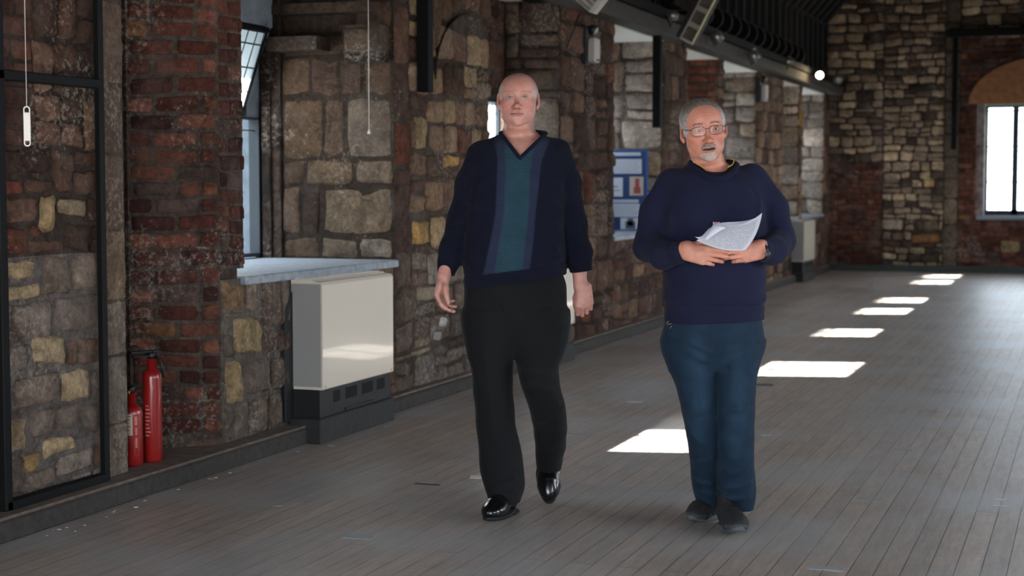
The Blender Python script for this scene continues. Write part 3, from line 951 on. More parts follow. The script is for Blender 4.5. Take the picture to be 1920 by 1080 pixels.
MB().lathe([(.0085,0),(.009,.006),(.006,.016),(.003,.026),(.002,.03)], seg=14).build('knob', plain('knob_white','e6e0d8',.35), c2)
MB().tube([(0,0,.028),(0,0,1.335)], .0024, 6).build('cord', CORDM, c2)

# --- roof timbers
TB = plain('dark_timber', '0b0b0e', .7, bump=.3, bscale=30, var=.3, spec=.2)
TG = plain('grey_timber', '3c3634', .75, bump=.4, bscale=25, var=.3)
o = MB().box((-3.98, -3, 2.76), (-3.78, GY, 2.90), bev=.012).build('wall_plate_beam', TG)
tag(o, 'long grey timber beam along the top of the window wall', 'beam')
o = MB().box((-4.0, 8.2, 2.90), (-3.74, GY, 2.98)).build('plate_shelf_board', TB)
tag(o, 'black board lying on the long wall beam under the lamps', 'board')
def wall_post(y, x, z0, z1, label):
    o = MB().box((-.04, -.04, 0), (.04, .04, z1-z0), bev=.006).build('wall_post', TB); o.location = (x, y, z0)
    tag(o, label, 'roof post'); return o
wall_post(9.22, -3.93, 1.94, 2.77, 'black timber post hanging on the wall left of the man in the striped sweater')
wall_post(14.72, -3.90, 1.90, 2.77, 'black timber post hanging in front of the recess with the blue board')
r = wall_post(GY-.06, -2.07, 1.90, 3.68, 'black timber post fixed to the far wall left of the window')
o = MB().box((-2.2, GY-.16, 3.62), (2.9, GY-.02, 3.74), bev=.01).build('tie_beam', TB)
tag(o, 'black horizontal beam across the far wall above the arched window', 'beam')
# braces of the roof trusses
for y, lab in ((9.22,'black sloping timber brace of the nearest roof truss'),(14.72,'dark grey sloping timber brace behind the slanted strip light')):
    a = Vector((-3.66, y, 3.0)); b2 = Vector((-2.85, y, 4.55)); L_ = (b2-a).length
    ang = math.atan2(b2.x-a.x, b2.z-a.z)
    o = MB().box((-.10, -.06, 0), (.10, .06, L_), bev=.008).build('truss_brace', TG if y > 10 else TB)
    o.location = a; o.rotation_euler = (0, ang, 0); tag(o, lab, 'roof brace')
    o = MB().box((-.0, -.05, 0), (.48, .05, .10), bev=.008).build('hammer_beam', TB)
    o.location = (-3.98+.12, y+.0, 2.99); tag(o, 'black short beam at the foot of the %s roof truss' % ('nearest' if y < 10 else 'second'), 'beam')
# rafters: upright ashlar studs along the wall
RG = plain('rafter_edge', '26262a', .55, bump=.2)
r0 = None
ys = [8.6 + .46*k for k in range(38)]
for y in ys:
    if min(abs(y-9.22), abs(y-14.72)) < .12 or y > GY-.1: continue
    if r0 is None:
        r0 = MB().box((-.02, -.018, 0), (.02, .018, .9), bev=.004).build('rafter_stud', RG); o = r0
        tag(o, 'dark upright roof stud, one of the even row above the wall beam', 'roof stud', 'upright studs above the wall beam')
    else:
        o = r0.copy(); C.objects.link(o)
    o.location = (-4.03, y, 2.98)
# sloping rafters
r1 = None
for y in ys:
    if y > GY-.1: continue
    if r1 is None:
        r1 = MB().box((-.02, -.018, 0), (.02, .018, 5.2), bev=.004).build('sloping_rafter', RG); o = r1
        tag(o, 'dark sloping rafter on the underside of the roof', 'rafter', 'sloping rafters of the left roof slope')
    else:
        o = r1.copy(); C.objects.link(o)
    o.location = (-4.02, y, 3.80); o.rotation_euler = (0, math.atan2(3.5, 4.05), 0)

# --- drum spotlights lying in a row above the beam
RIM = plain('worn_rim', '47423f', .5, metal=.3)
LENS = plain('lens_glass', '5d5a57', .12, bump=.6, bscale=40, coat=.6, var=.4)
def drum(first=False):
    e = empty('drum_floodlight', (0,0,0))
    b1 = MB().lathe([(.05,-.15),(.10,-.13),(.125,-.05),(.13,.0)], seg=28); b1.build('housing', DK, e)
    rm = MB(); rm.tube([(.128*math.cos(a),.128*math.sin(a),0) for a in [2*PI*k/32 for k in range(32)]], .008, 6, closed=True); rm.build('rim', RIM, e)
    return e
d0 = drum()
tag(d0, 'black drum floodlight lying on its side above the wall beam', 'floodlight', 'black drum floodlights above the wall beam')
first = True
for i, y in enumerate([11.25+.46*k for k in range(24)]):
    if 14.4 < y < 15.1: continue
    if first: dd_ = d0; first = False
    else: dd_ = copy_tree(d0)
    dd_.location = (-3.865, y, 3.12)
    dd_.rotation_euler = (math.radians(90), 0, math.radians(12))   # open rim towards the viewer
def globe(x, y, z, r, label, lit=False, tint=None):
    e = empty('reflector_lamp', (x, y, z)); tag(e, label, 'lamp')
    aim = (Vector((0,0,1.6)) - Vector((x,y,z)))
    M_ = aim.to_track_quat('Z','Y').to_matrix().to_4x4()
    MB().lathe([(r*.35,-r*1.5),(r*.6,-r*.9),(r*1.0,-.1*r),(r*1.03,0)], M=M_, seg=24).build('lamp_housing', RIM if tint is None else tint, e)
    f = MB().lathe([(r*.98,.0),(r*.9,r*.18),(r*.6,r*.36),(r*.2,r*.44)], M=M_, seg=24)
    f.build('lamp_lens', plain('lit_lens','fff0d8',.4,emit=('ffe2b8',6.0)) if lit else LENS, e)
    s_ = MB().tube([(0,0,-r*.8),(-.03,.03,-.10),(-max(.02, x+3.76),.04,-(z-2.988) if z > 2.988 else .06)], .008, 6); s_.build('bracket', BLK, e)
    return e
def at(px, py, X):
    """point on the plane x = X along the survey ray of a photo pixel"""
    th = math.radians(3.72); yw = math.radians(20)
    dx = (px-960)/3000; dz = -(py-540)/3000
    f = Vector((-math.sin(yw)*math.cos(th), math.cos(yw)*math.cos(th), -math.sin(th)))
    rgt = Vector((math.cos(yw), math.sin(yw), 0)); up = rgt.cross(f)
    d = f + rgt*dx + up*dz
    return Vector((0,0,1.37)) + d * (X / d.x)
for (px, py, X, r_, lab, lit, tint) in (
        (1262, 30, -3.66, .052, 'round glass reflector lamp left of the slanted strip light', False, None),
        (1345, 70, -3.66, .075, 'largest round glass reflector lamp, right of the slanted strip light', False, None),
        (1414, 106, -3.66, .075, 'glass reflector lamp above the small emergency light', False, None),
        (1413, 92, -3.74, .04, 'small bulb standing just above another lamp in the row', False, None),
        (1479, 116, -3.72, .065, 'dusty pinkish reflector lamp turned aside in the row', False, plain('pink_dust','9a7a6a',.6)),
        (1537, 141, -3.62, .050, 'switched-on lamp glowing warm white near the far corner', True, plain('copper','b0602a',.35,metal=.7)),
        (1571, 149, -3.55, .07, 'dim round lamp against the far stone wall', False, None)):
    p = at(px, py, X)
    if p.y > GY-.2: p = p * 1.0; p.y = GY-.25
    globe(p.x, p.y, p.z, r_, lab, lit, tint)
# lamp light of the lit one
ld = bpy.data.lights.new('lit_lamp_light', 'POINT'); ld.energy = 1.5; ld.color = (1,.75,.45); ld.shadow_soft_size = .08
lo = bpy.data.objects.new('lit_lamp_light', ld); C.objects.link(lo); p = at(1537,141,-3.62); lo.location = (p.x+.05, p.y-.16, p.z)

# --- slanted strip lights
STEEL = plain('louvre_steel', 'b8b2a8', .3, metal=.5)
STY = plain('louvre_cream', 'd6cf9a', .4)
CELL = plain('louvre_dark', '5a5048', .5, bump=.6, bscale=40, var=.4)
def strip(loc, ang, yaw, L_, wd, label, kind):
    e = empty('strip_light', loc); tag(e, label, 'ceiling light')
    e.rotation_euler = (0, ang, 0)
    MB().box((-wd*.9, .0, 0), (wd*.55, .09, L_), bev=.006).build('housing', TG if kind else plain('strip_white','a09a92',.5), e)
    f = MB(); w2 = wd/2
    fc = MB()
    n_ = int(L_/(.15 if kind else .03))
    st_ = L_/n_
    for k in range(n_+1):
        z = k*st_
        hh = .022 if kind else .006
        fc.box((-w2, -.03, max(0,z-hh)), (w2, .0, min(L_, z+hh)), bev=.002)
    for sx_, mm in ((-w2, 0), (w2-.012, 1)):
        (fc if mm == 0 else f).box((sx_, -.034, 0), (sx_+.012, .0, L_), bev=.002)
    fc.build('louvre', STEEL, e)
    f.build('louvre_edge', STY if kind else STEEL, e)
    MB().box((-w2+.01, -.012, .0), (w2-.01, .001, L_)).build('reflector', CELL if kind else plain('strip_grey','8a8078',.5), e)
    return e
strip((-3.58, 14.55, 2.68), math.radians(28), 0, 1.3, .135, 'slanted strip light with square reflector cells hanging at the second truss', 1)
strip((-2.88, 9.10, 2.43), math.radians(40), 0, 1.2, .17, 'ribbed strip light with fine louvres hanging at the top edge of view', 0)
sw = MB().tube([(0,0,0),(.0,.0,-.05),(.012,0,-.085),(-.004,0,-.12)], .005, 6).build('hook', BLK); sw.location = (-3.60, 14.50, 2.67)
tag(sw, 'small black hook below the slanted strip light', 'hook')

# --- emergency twin lights on the piers
def emergency(px, py, X, s_, label):
    p = at(px, py, X)
    e = empty('emergency_light', p); tag(e, label, 'emergency light')
    MB().box((-.02, -.13*s_, -.02), (.035, -.02*s_, .28*s_), bev=.004).build('backplate', BLK, e)
    MB().box((.035, -.09*s_, .0), (.10, .06*s_, .20*s_), bev=.01).build('battery_case', plain('case_white','b8b2ac',.45), e)
    MB().box((.1, -.05*s_, .012), (.102, .055*s_, .028)).build('indicator_strip', BLK, e)
    l = MB().lathe([(.02,-.06),(.045,-.03),(.05,.0)], M=Matrix.Translation((.07,.0,.26*s_)) @ Matrix.Rotation(math.radians(125),4,'Y'), seg=18)
    l.build('lamp_head', BLK, e)
    l = MB().lathe([(.046,.0),(.03,.012),(.01,.016)], M=Matrix.Translation((.07,.0,.26*s_)) @ Matrix.Rotation(math.radians(125),4,'Y'), seg=18)
    l.build('lamp_lens', LENS, e)
    return e
emergency(1100, 118, -3.99, 1.0, 'white emergency light box with a tilted lamp on the nearer stone pier')
emergency(1424, 190, -3.96, 1.0, 'white emergency light box under the beam behind the man with papers')
cbm = MB().tube([(-3.955,11.75,2.74),(-3.95,11.85,2.65),(-3.955,12.0,2.45),(-3.955,12.35,2.40)], .006, 6)
cbm.tube([(-3.955,12.45,2.74),(-3.95,12.3,2.6),(-3.955,12.1,2.42)], .006, 6)
o = cbm.build('cable', BLK); tag(o, 'loose black cables looping down the pier to the nearer emergency light', 'cable')

# --- display board in the third recess
bd = empty('display_board', (-4.42, 15.17, .912)); bd.rotation_euler = (0,0,0)
tag(bd, 'blue display board with pinned sheets standing on the sill of a window recess', 'display board')
BLUE = plain('board_blue', '10305e', .6)
SH = plain('board_sheet', 'b9bcc8', .6); INK = plain('sheet_ink', '5a5e70', .6); RD = plain('print_red', '8a3a34', .6); DG = plain('print_dark', '4a5054', .6)
W2, H2 = .31, .79
MB().box((-W2, -.012, 0), (W2, .012, H2), bev=.002).build('panel', BLUE, bd)
f_ = MB()
for (a, b_2, c_, d_) in ((-W2,-W2+.012,0,H2),(W2-.012,W2,0,H2),(-W2,W2,0,.012),(-W2,W2,H2-.012,H2)): f_.box((a,-.016,c_),(b_2,-.010,d_))
f_.build('edge_frame', plain('board_edge','1d55a0',.4), bd)
def sheet(x0, x1, z0, z1, lines=0, fill=None, mat=SH, pic=None):
    q = MB().box((x0,-.0155,z0),(x1,-.0125,z1)).build('pinned_sheet', mat, bd)
    if lines:
        m_ = MB()
        for k in range(lines):
            zz_ = z1 - (k+1)*(z1-z0)/(lines+1)
            m_.box((x0+.012,-.0165,zz_-.002),(x1-.012-(.02 if k%3==2 else 0),-.0155,zz_+.002))
        m_.build('text_lines', INK, q)
    if pic:
        m_ = MB()
        for (a,b2_,c2_,d2_) in pic: m_.box((x0+(x1-x0)*a,-.0168,z0+(z1-z0)*b2_),(x0+(x1-x0)*c2_,-.0155,z0+(z1-z0)*d2_))
        m_.build('picture', DG if mat is SH else RD, q)
sheet(-.27,.24,.735,.765,1); sheet(-.27,.25,.56,.70,7)
sheet(-.20,.06,.335,.52,0,pic=[(.1,.3,.9,.34),(.2,.5,.8,.56),(.5,.2,.6,.6)])
PS = plain('board_photo','a89a94',.5)
sheet(.13,.27,.345,.53,0,mat=PS,pic=[(.3,.1,.8,.45),(.4,.45,.7,.9)])
sheet(-.27,.22,.275,.305,1); sheet(-.27,.23,.135,.265,6)
sheet(-.25,-.04,.015,.12,0,pic=[(.3,.1,.7,.9)]); sheet(.04,.24,.015,.125,0,pic=[(.25,.05,.75,.7),(.35,.3,.65,.95)])

# papers and tape on the floor
TAPE = plain('floor_tape', 'a7abb0', .5, var=.15); PAP = plain('floor_paper', 'd6d4d2', .6)
def fl(px, py, wx, wy, mat, label, name='paper_scrap', rz=0):
    dn = (py - 345); d = 1.37*3000/dn; lat = (px-960)/3000*d; yw = math.radians(20)
    x = -d*math.sin(yw) + lat*math.cos(yw); y = d*math.cos(yw) + lat*math.sin(yw)
    o = MB().box((-wx/2,-wy/2,0),(wx/2,wy/2,.0015)).build(name, mat); o.location = (x, y, .0005); o.rotation_euler = (0,0,rz)
    tag(o, label, 'paper' if name == 'paper_scrap' else 'tape'); return o
fl(670,1014,.11,.07,TAPE,'pale square of floor tape in front left of both men','tape_patch',.05)
fl(1192,756,.10,.08,PAP,'white scrap of paper on the floor between the two men','paper_scrap',.1)
fl(901,899,.10,.07,PAP,'white paper scrap just left of the striped sweater man\'s shoe','paper_scrap',.3)
fl(1556,1075,.12,.05,TAPE,'grey tape patch at the bottom edge, right of the man with papers','tape_patch')
fl(1638,939,.10,.05,TAPE,'faint grey tape strip on the boards in the right foreground','tape_patch')
fl(1700,846,.09,.05,TAPE,'faint tape strip on the boards, middle of the right side','tape_patch')
fl(1742,780,.09,.04,TAPE,'faint tape strip farther up the boards on the right','tape_patch')
fl(1441,819,.05,.05,PAP,'small bright scrap right of the jeans man\'s knee','paper_scrap')
fl(1592,690,.08,.06,PAP,'small bright scrap on the floor beside a sunlit patch','paper_scrap')
fl(1885,943,.05,.03,PAP,'tiny white fleck on the boards near the right edge','paper_scrap')
fl(1885,955,.06,.02,PAP,'thin white fleck below another at the right edge','paper_scrap')
fl(516,954,.035,.02,plain('scrap_buff','b59c86',.7),'small buff crumb on the dark boards below the heater','paper_scrap',.4)
DKP = plain('hatch_dark','3a3a3c',.6)
fl(1430,723,.16,.10,plain('hatch_grey','5c5c5e',.6),'dark rectangular patch in the boards beside the sunlight','tape_patch',.1)
fl(800,913,.12,.02,DKP,'short dark strip on the floor left of the striped sweater man','tape_patch')
fl(1076,815,.13,.07,TAPE,'pale rounded patch beside the raised shoe in the sunlight','tape_patch')
# plaster crumbs along the kerb
rk = random.Random(9); CR = plain('crumb','a89c90',.8); cr0 = None
for k in range(26):
    y = rk.uniform(5.0, 8.2); x = -3.86 + abs(rk.gauss(0, .07)); s_ = rk.uniform(.3, 1.2)
    if 7.45 < y and x < -3.76: x += .08
    if cr0 is None:
        m_ = MB(); m_.lathe([(.001,0),(.009,.001),(.007,.006),(.001,.008)], seg=7); cr0 = m_.build('plaster_crumb', CR); o = cr0
        tag(o, 'tiny pale crumb of plaster lying by the kerb', 'crumb', 'plaster crumbs along the kerb')
    else:
        o = cr0.copy(); C.objects.link(o)
    o.location = (x, y, 0); o.scale = (s_*1.3, s_, s_*.7); o.rotation_euler = (0,0,rk.uniform(0,6))

# ================================================================== PEOPLE
F32 = np.float32
def V3(*a): return np.array(a, F32)
def smin(a, b, k):
    h = np.clip(0.5 + 0.5 * (b - a) / k, 0, 1)
    return b * (1 - h) + a * h - k * h * (1 - h)
def smax(a, b, k): return -smin(-a, -b, k)
def cap(p, a, b, r1, r2):
    a = np.asarray(a, F32); b = np.asarray(b, F32)
    ab = b - a; t = np.clip(((p - a) @ ab) / max(1e-9, float(ab @ ab)), 0, 1)
    return np.linalg.norm(p - a - t[:, None] * ab, axis=1) - (r1 + (r2 - r1) * t)
def ell(p, c, r, R=None):
    q = p - np.asarray(c, F32)
    if R is not None: q = q @ R
    r = np.asarray(r, F32)
    k0 = np.linalg.norm(q / r, axis=1); k1 = np.linalg.norm(q / (r * r), axis=1)
    return k0 * (k0 - 1) / np.maximum(k1, 1e-6)
def loft(p, rows, e=2.0, zcap=True):
    """rows: (z, cx, cy, a, b) descending or ascending in z"""
    R = np.array(sorted(rows), F32)
    zz = p[:, 2]
    zf = np.linspace(R[0, 0], R[-1, 0], 160)
    cols = []
    for i in range(1, 5):
        f = np.interp(zf, R[:, 0], R[:, i])
        kk = np.ones(9) / 9
        g = np.convolve(np.pad(f, 4, mode='edge'), kk, 'valid')
        cols.append(np.interp(zz, zf, g).astype(F32))
    cx, cy, a, b = cols
    x = np.abs(p[:, 0] - cx) / a; y = np.abs(p[:, 1] - cy) / b
    k = (x ** e + y ** e) ** (1 / e)
    d = (k - 1) * np.minimum(a, b)
    if zcap:
        d = np.maximum(d, np.maximum(R[0, 0] - zz, zz - R[-1, 0]))
    return d
def fold(p, a, b, w_, amp):
    a = np.asarray(a, F32); b = np.asarray(b, F32)
    ab = b - a; t = np.clip(((p - a) @ ab) / float(ab @ ab), 0, 1)
    dd = np.linalg.norm(p - a - t[:, None] * ab, axis=1)
    return 1.45 * amp * np.exp(-(dd / w_) ** 2) * (0.35 + 0.65 * np.sin(PI * np.clip(t, .02, .98)))
def wob(p, f, seed=0):
    x, y, z = p[:, 0] * f, p[:, 1] * f, p[:, 2] * f
    return (np.sin(x * 1.3 + 2 * np.sin(z * .7 + seed) + seed) * np.sin(z * 1.1 + 1.5 * np.sin(y * .9 + seed * 2)) + .5 * np.sin(y * 2.1 + x * 1.7 + seed) * np.sin(z * 2.3 + x))

def polygonize(fn, lo, hi, h, amp=0.0):
    lo = np.array(lo, float); hi = np.array(hi, float); s = 4
    nb = np.ceil((hi - lo) / (h * s)).astype(int)
    n = nb * s
    ax = [lo[i] + h * np.arange(n[i]) for i in range(3)]
    bc = np.stack(np.meshgrid(*[lo[i] + h * (s * np.arange(nb[i]) + (s - 1) / 2) for i in range(3)], indexing='ij'), -1).reshape(-1, 3).astype(F32)
    dc = np.concatenate([fn(bc[i:i + 150000]) for i in range(0, len(bc), 150000)])
    R_ = h * s * .87 * 1.7 + amp + h
    act = np.abs(dc) < R_
    Fv = np.repeat(np.repeat(np.repeat(dc.reshape(nb), s, 0), s, 1), s, 2).astype(F32)
    idx = np.argwhere(act.reshape(nb))
    off = np.stack(np.meshgrid(range(s), range(s), range(s), indexing='ij'), -1).reshape(-1, 3)
    gi = (idx[:, None, :] * s + off[None]).reshape(-1, 3)
    P = (lo + gi * h).astype(F32)
    vals = np.concatenate([fn(P[i:i + 150000]) for i in range(0, len(P), 150000)])
    Fv[gi[:, 0], gi[:, 1], gi[:, 2]] = vals
    S = Fv < 0
    c = [S[a:n[0]-1+a, b:n[1]-1+b, d:n[2]-1+d] for a in (0,1) for b in (0,1) for d in (0,1)]
    sm = sum(x.astype(np.int8) for x in c)
    cell = (sm > 0) & (sm < 8)
    ci = np.argwhere(cell)
    vid = -np.ones(cell.shape, np.int32); vid[cell] = np.arange(len(ci))
    acc = np.zeros((len(ci), 3)); cnt = np.zeros(len(ci))
    cor = [(a,b,d) for a in (0,1) for b in (0,1) for d in (0,1)]
    fv = {q: Fv[ci[:,0]+q[0], ci[:,1]+q[1], ci[:,2]+q[2]].astype(float) for q in cor}
    for q in cor:
        for axx in range(3):
            if q[axx] == 0:
                r = list(q); r[axx] = 1; r = tuple(r)
                a, b = fv[q], fv[r]
                m = (a < 0) != (b < 0)
                t = np.where(m, a / np.where(np.abs(a - b) < 1e-12, 1, a - b), 0)
                pt = np.array(q, float)[None].repeat(len(ci), 0); pt[:, axx] = t
                acc += pt * m[:, None]; cnt += m
    verts = lo + (ci + acc / np.maximum(cnt, 1)[:, None]) * h
    faces = []
    for axx in range(3):
        o = [i for i in range(3) if i != axx]
        sl0 = [slice(None)] * 3; sl1 = [slice(None)] * 3
        sl0[axx] = slice(0, n[axx]-1); sl1[axx] = slice(1, n[axx])
        A = S[tuple(sl0)]; B = S[tuple(sl1)]
        e = np.argwhere(A != B)
        ok = (e[:, o[0]] > 0) & (e[:, o[1]] > 0) & (e[:, o[0]] < n[o[0]]-1) & (e[:, o[1]] < n[o[1]]-1)
        e = e[ok]
        ins = A[e[:,0], e[:,1], e[:,2]]
        def cv(d0, d1):
            g = e.copy(); g[:, o[0]] += d0; g[:, o[1]] += d1
            return vid[g[:,0], g[:,1], g[:,2]]
        q = np.stack([cv(-1,-1), cv(0,-1), cv(0,0), cv(-1,0)], 1)
        if axx == 1: q = q[:, ::-1]
        q = np.where(ins[:, None], q, q[:, ::-1])
        faces.append(q)
    faces = np.concatenate(faces)
    faces = faces[(faces >= 0).all(1)]
    return verts, faces

def mesh_obj(name, parts, mat, parent=None, colfn=None, smooth_iter=1):
    Vs, Fs, n0 = [], [], 0
    for (v, f) in parts:
        # light laplacian pass
        for _ in range(smooth_iter):
            acc = np.zeros_like(v); c = np.zeros(len(v))
            for i in range(4):
                j = (i + 1) % 4
                np.add.at(acc, f[:, i], v[f[:, j]]); np.add.at(c, f[:, i], 1)
            v = v * .5 + .5 * acc / np.maximum(c, 1)[:, None]
        Vs.append(v); Fs.append(f + n0); n0 += len(v)
    v = np.concatenate(Vs); f = np.concatenate(Fs)
    me = bpy.data.meshes.new(name)
    me.vertices.add(len(v)); me.vertices.foreach_set('co', v.ravel().astype(F32))
    me.loops.add(len(f) * 4); me.loops.foreach_set('vertex_index', f.ravel().astype(np.int32))
    me.polygons.add(len(f)); me.polygons.foreach_set('loop_start', np.arange(0, len(f) * 4, 4, dtype=np.int32))
    me.polygons.foreach_set('use_smooth', np.ones(len(f), bool))
    me.update(calc_edges=True); me.validate()
    if colfn is not None:
        c = colfn(v.astype(F32))
        if c.shape[1] == 3: c = np.concatenate([c, np.ones((len(c), 1))], 1)
        a = me.color_attributes.new('col', 'FLOAT_COLOR', 'POINT')
        a.data.foreach_set('color', c.ravel().astype(F32))
    me.materials.append(mat)
    o = bpy.data.objects.new(name, me); C.objects.link(o)
    if parent is not None: o.parent = parent
    return o

def rgb(h): return np.array(hexc(h)[:3])

def cloth_mat(name, col=None, rough=.9, bump=.3, scale=700, sheen=.15, weave=None, var=.12):
    m, n, b = new_mat(name)
    L = n.links
    t = N(n, 'ShaderNodeTexCoord')
    no = N(n, 'ShaderNodeTexNoise'); no.inputs['Scale'].default_value = scale; no.inputs['Detail'].default_value = 2
    L.new(t.outputs['Object'], no.inputs['Vector'])
    n2 = N(n, 'ShaderNodeTexNoise'); n2.inputs['Scale'].default_value = 14; n2.inputs['Detail'].default_value = 6
    L.new(t.outputs['Object'], n2.inputs['Vector'])
    r = N(n, 'ShaderNodeMapRange'); r.inputs[1].default_value = .3; r.inputs[2].default_value = .7; r.inputs[3].default_value = 1-var; r.inputs[4].default_value = 1+var
    L.new(n2.outputs[0], r.inputs[0])
    x = N(n, 'ShaderNodeMix', data_type='RGBA', blend_type='MULTIPLY'); x.inputs[0].default_value = 1
    if col is None:
        at_ = N(n, 'ShaderNodeAttribute'); at_.attribute_name = 'col'; L.new(at_.outputs['Color'], x.inputs[6])
    else: x.inputs[6].default_value = hexc(col)
    L.new(r.outputs[0], x.inputs[7]); L.new(x.outputs[2], b.inputs['Base Color'])
    b.inputs['Roughness'].default_value = rough
    b.inputs['Sheen Weight'].default_value = sheen*.15; b.inputs['Sheen Roughness'].default_value = .5
    b.inputs['Specular IOR Level'].default_value = .25
    bp = N(n, 'ShaderNodeBump'); bp.inputs['Strength'].default_value = bump; bp.inputs['Distance'].default_value = .002
    src = no.outputs[0]
    if weave:
        wv_ = N(n, 'ShaderNodeTexWave'); wv_.bands_direction = weave; wv_.inputs['Scale'].default_value = 60; wv_.inputs['Distortion'].default_value = .6
        L.new(t.outputs['Object'], wv_.inputs['Vector'])
        ad_ = N(n, 'ShaderNodeMath', operation='ADD'); L.new(wv_.outputs['Fac'], ad_.inputs[0]); L.new(no.outputs[0], ad_.inputs[1]); src = ad_.outputs[0]
    L.new(src, bp.inputs['Height']); L.new(bp.outputs[0], b.inputs['Normal'])
    return m
def skin_mat(name):
    m, n, b = new_mat(name)
    L = n.links
    at_ = N(n, 'ShaderNodeAttribute'); at_.attribute_name = 'col'
    t = N(n, 'ShaderNodeTexCoord')
    no = N(n, 'ShaderNodeTexNoise'); no.inputs['Scale'].default_value = 45; no.inputs['Detail'].default_value = 5
    L.new(t.outputs['Object'], no.inputs['Vector'])
    r = N(n, 'ShaderNodeMapRange'); r.inputs[1].default_value = .3; r.inputs[2].default_value = .7; r.inputs[3].default_value = .88; r.inputs[4].default_value = 1.1
    L.new(no.outputs[0], r.inputs[0])
    x = N(n, 'ShaderNodeMix', data_type='RGBA', blend_type='MULTIPLY'); x.inputs[0].default_value = 1
    L.new(at_.outputs['Color'], x.inputs[6]); L.new(r.outputs[0], x.inputs[7]); L.new(x.outputs[2], b.inputs['Base Color'])
    b.inputs['Roughness'].default_value = .48
    b.inputs['Subsurface Weight'].default_value = .12
    b.inputs['Subsurface Radius'].default_value = (.012, .004, .002)
    b.inputs['Subsurface Scale'].default_value = 1.0
    bp = N(n, 'ShaderNodeBump'); bp.inputs['Strength'].default_value = .25; bp.inputs['Distance'].default_value = .002
    n3 = N(n, 'ShaderNodeTexNoise'); n3.inputs['Scale'].default_value = 220
    L.new(t.outputs['Object'], n3.inputs['Vector']); L.new(n3.outputs[0], bp.inputs['Height']); L.new(bp.outputs[0], b.inputs['Normal'])
    return m
SKIN = skin_mat('skin')
HAIR = cloth_mat('hair', None, .7, .9, 300, .3, var=.3)

YAW = math.radians(20)
def ray(px, py):
    th = math.radians(3.72)
    f = Vector((-math.sin(YAW)*math.cos(th), math.cos(YAW)*math.cos(th), -math.sin(th)))
    rgt = Vector((math.cos(YAW), math.sin(YAW), 0)); up = rgt.cross(f)
    return f + rgt*((px-960)/3000) + up*(-(py-540)/3000)
def floor_at(px, py):
    d = ray(px, py); return Vector((0,0,1.37)) + d * (-1.37 / d.z)
class Frame:
    """person frame: local -y looks towards the viewer, +x to the picture's right"""
    def __init__(s, px, py):
        s.o = floor_at(px, py)
    def L(s, px, py, y=0.0):
        d = ray(px, py); o = Vector((0,0,1.37)) - s.o
        c, sn = math.cos(YAW), math.sin(YAW)
        ol = Vector((o.x*c + o.y*sn, -o.x*sn + o.y*c, o.z)); dl = Vector((d.x*c + d.y*sn, -d.x*sn + d.y*c, d.z))
        t = (y - ol.y) / dl.y
        q = ol + dl * t
        return V3(q.x, q.y, q.z)
    def rows(s, lst, e=None):
        """(py, xl, xr, yc, b) -> loft rows"""
        out = []
        for (py, xl, xr, yc, b) in lst:
            A = s.L(xl, py, yc); B = s.L(xr, py, yc)
            out.append(((A[2]+B[2])/2, (A[0]+B[0])/2, yc, (B[0]-A[0])/2, b))
        return out

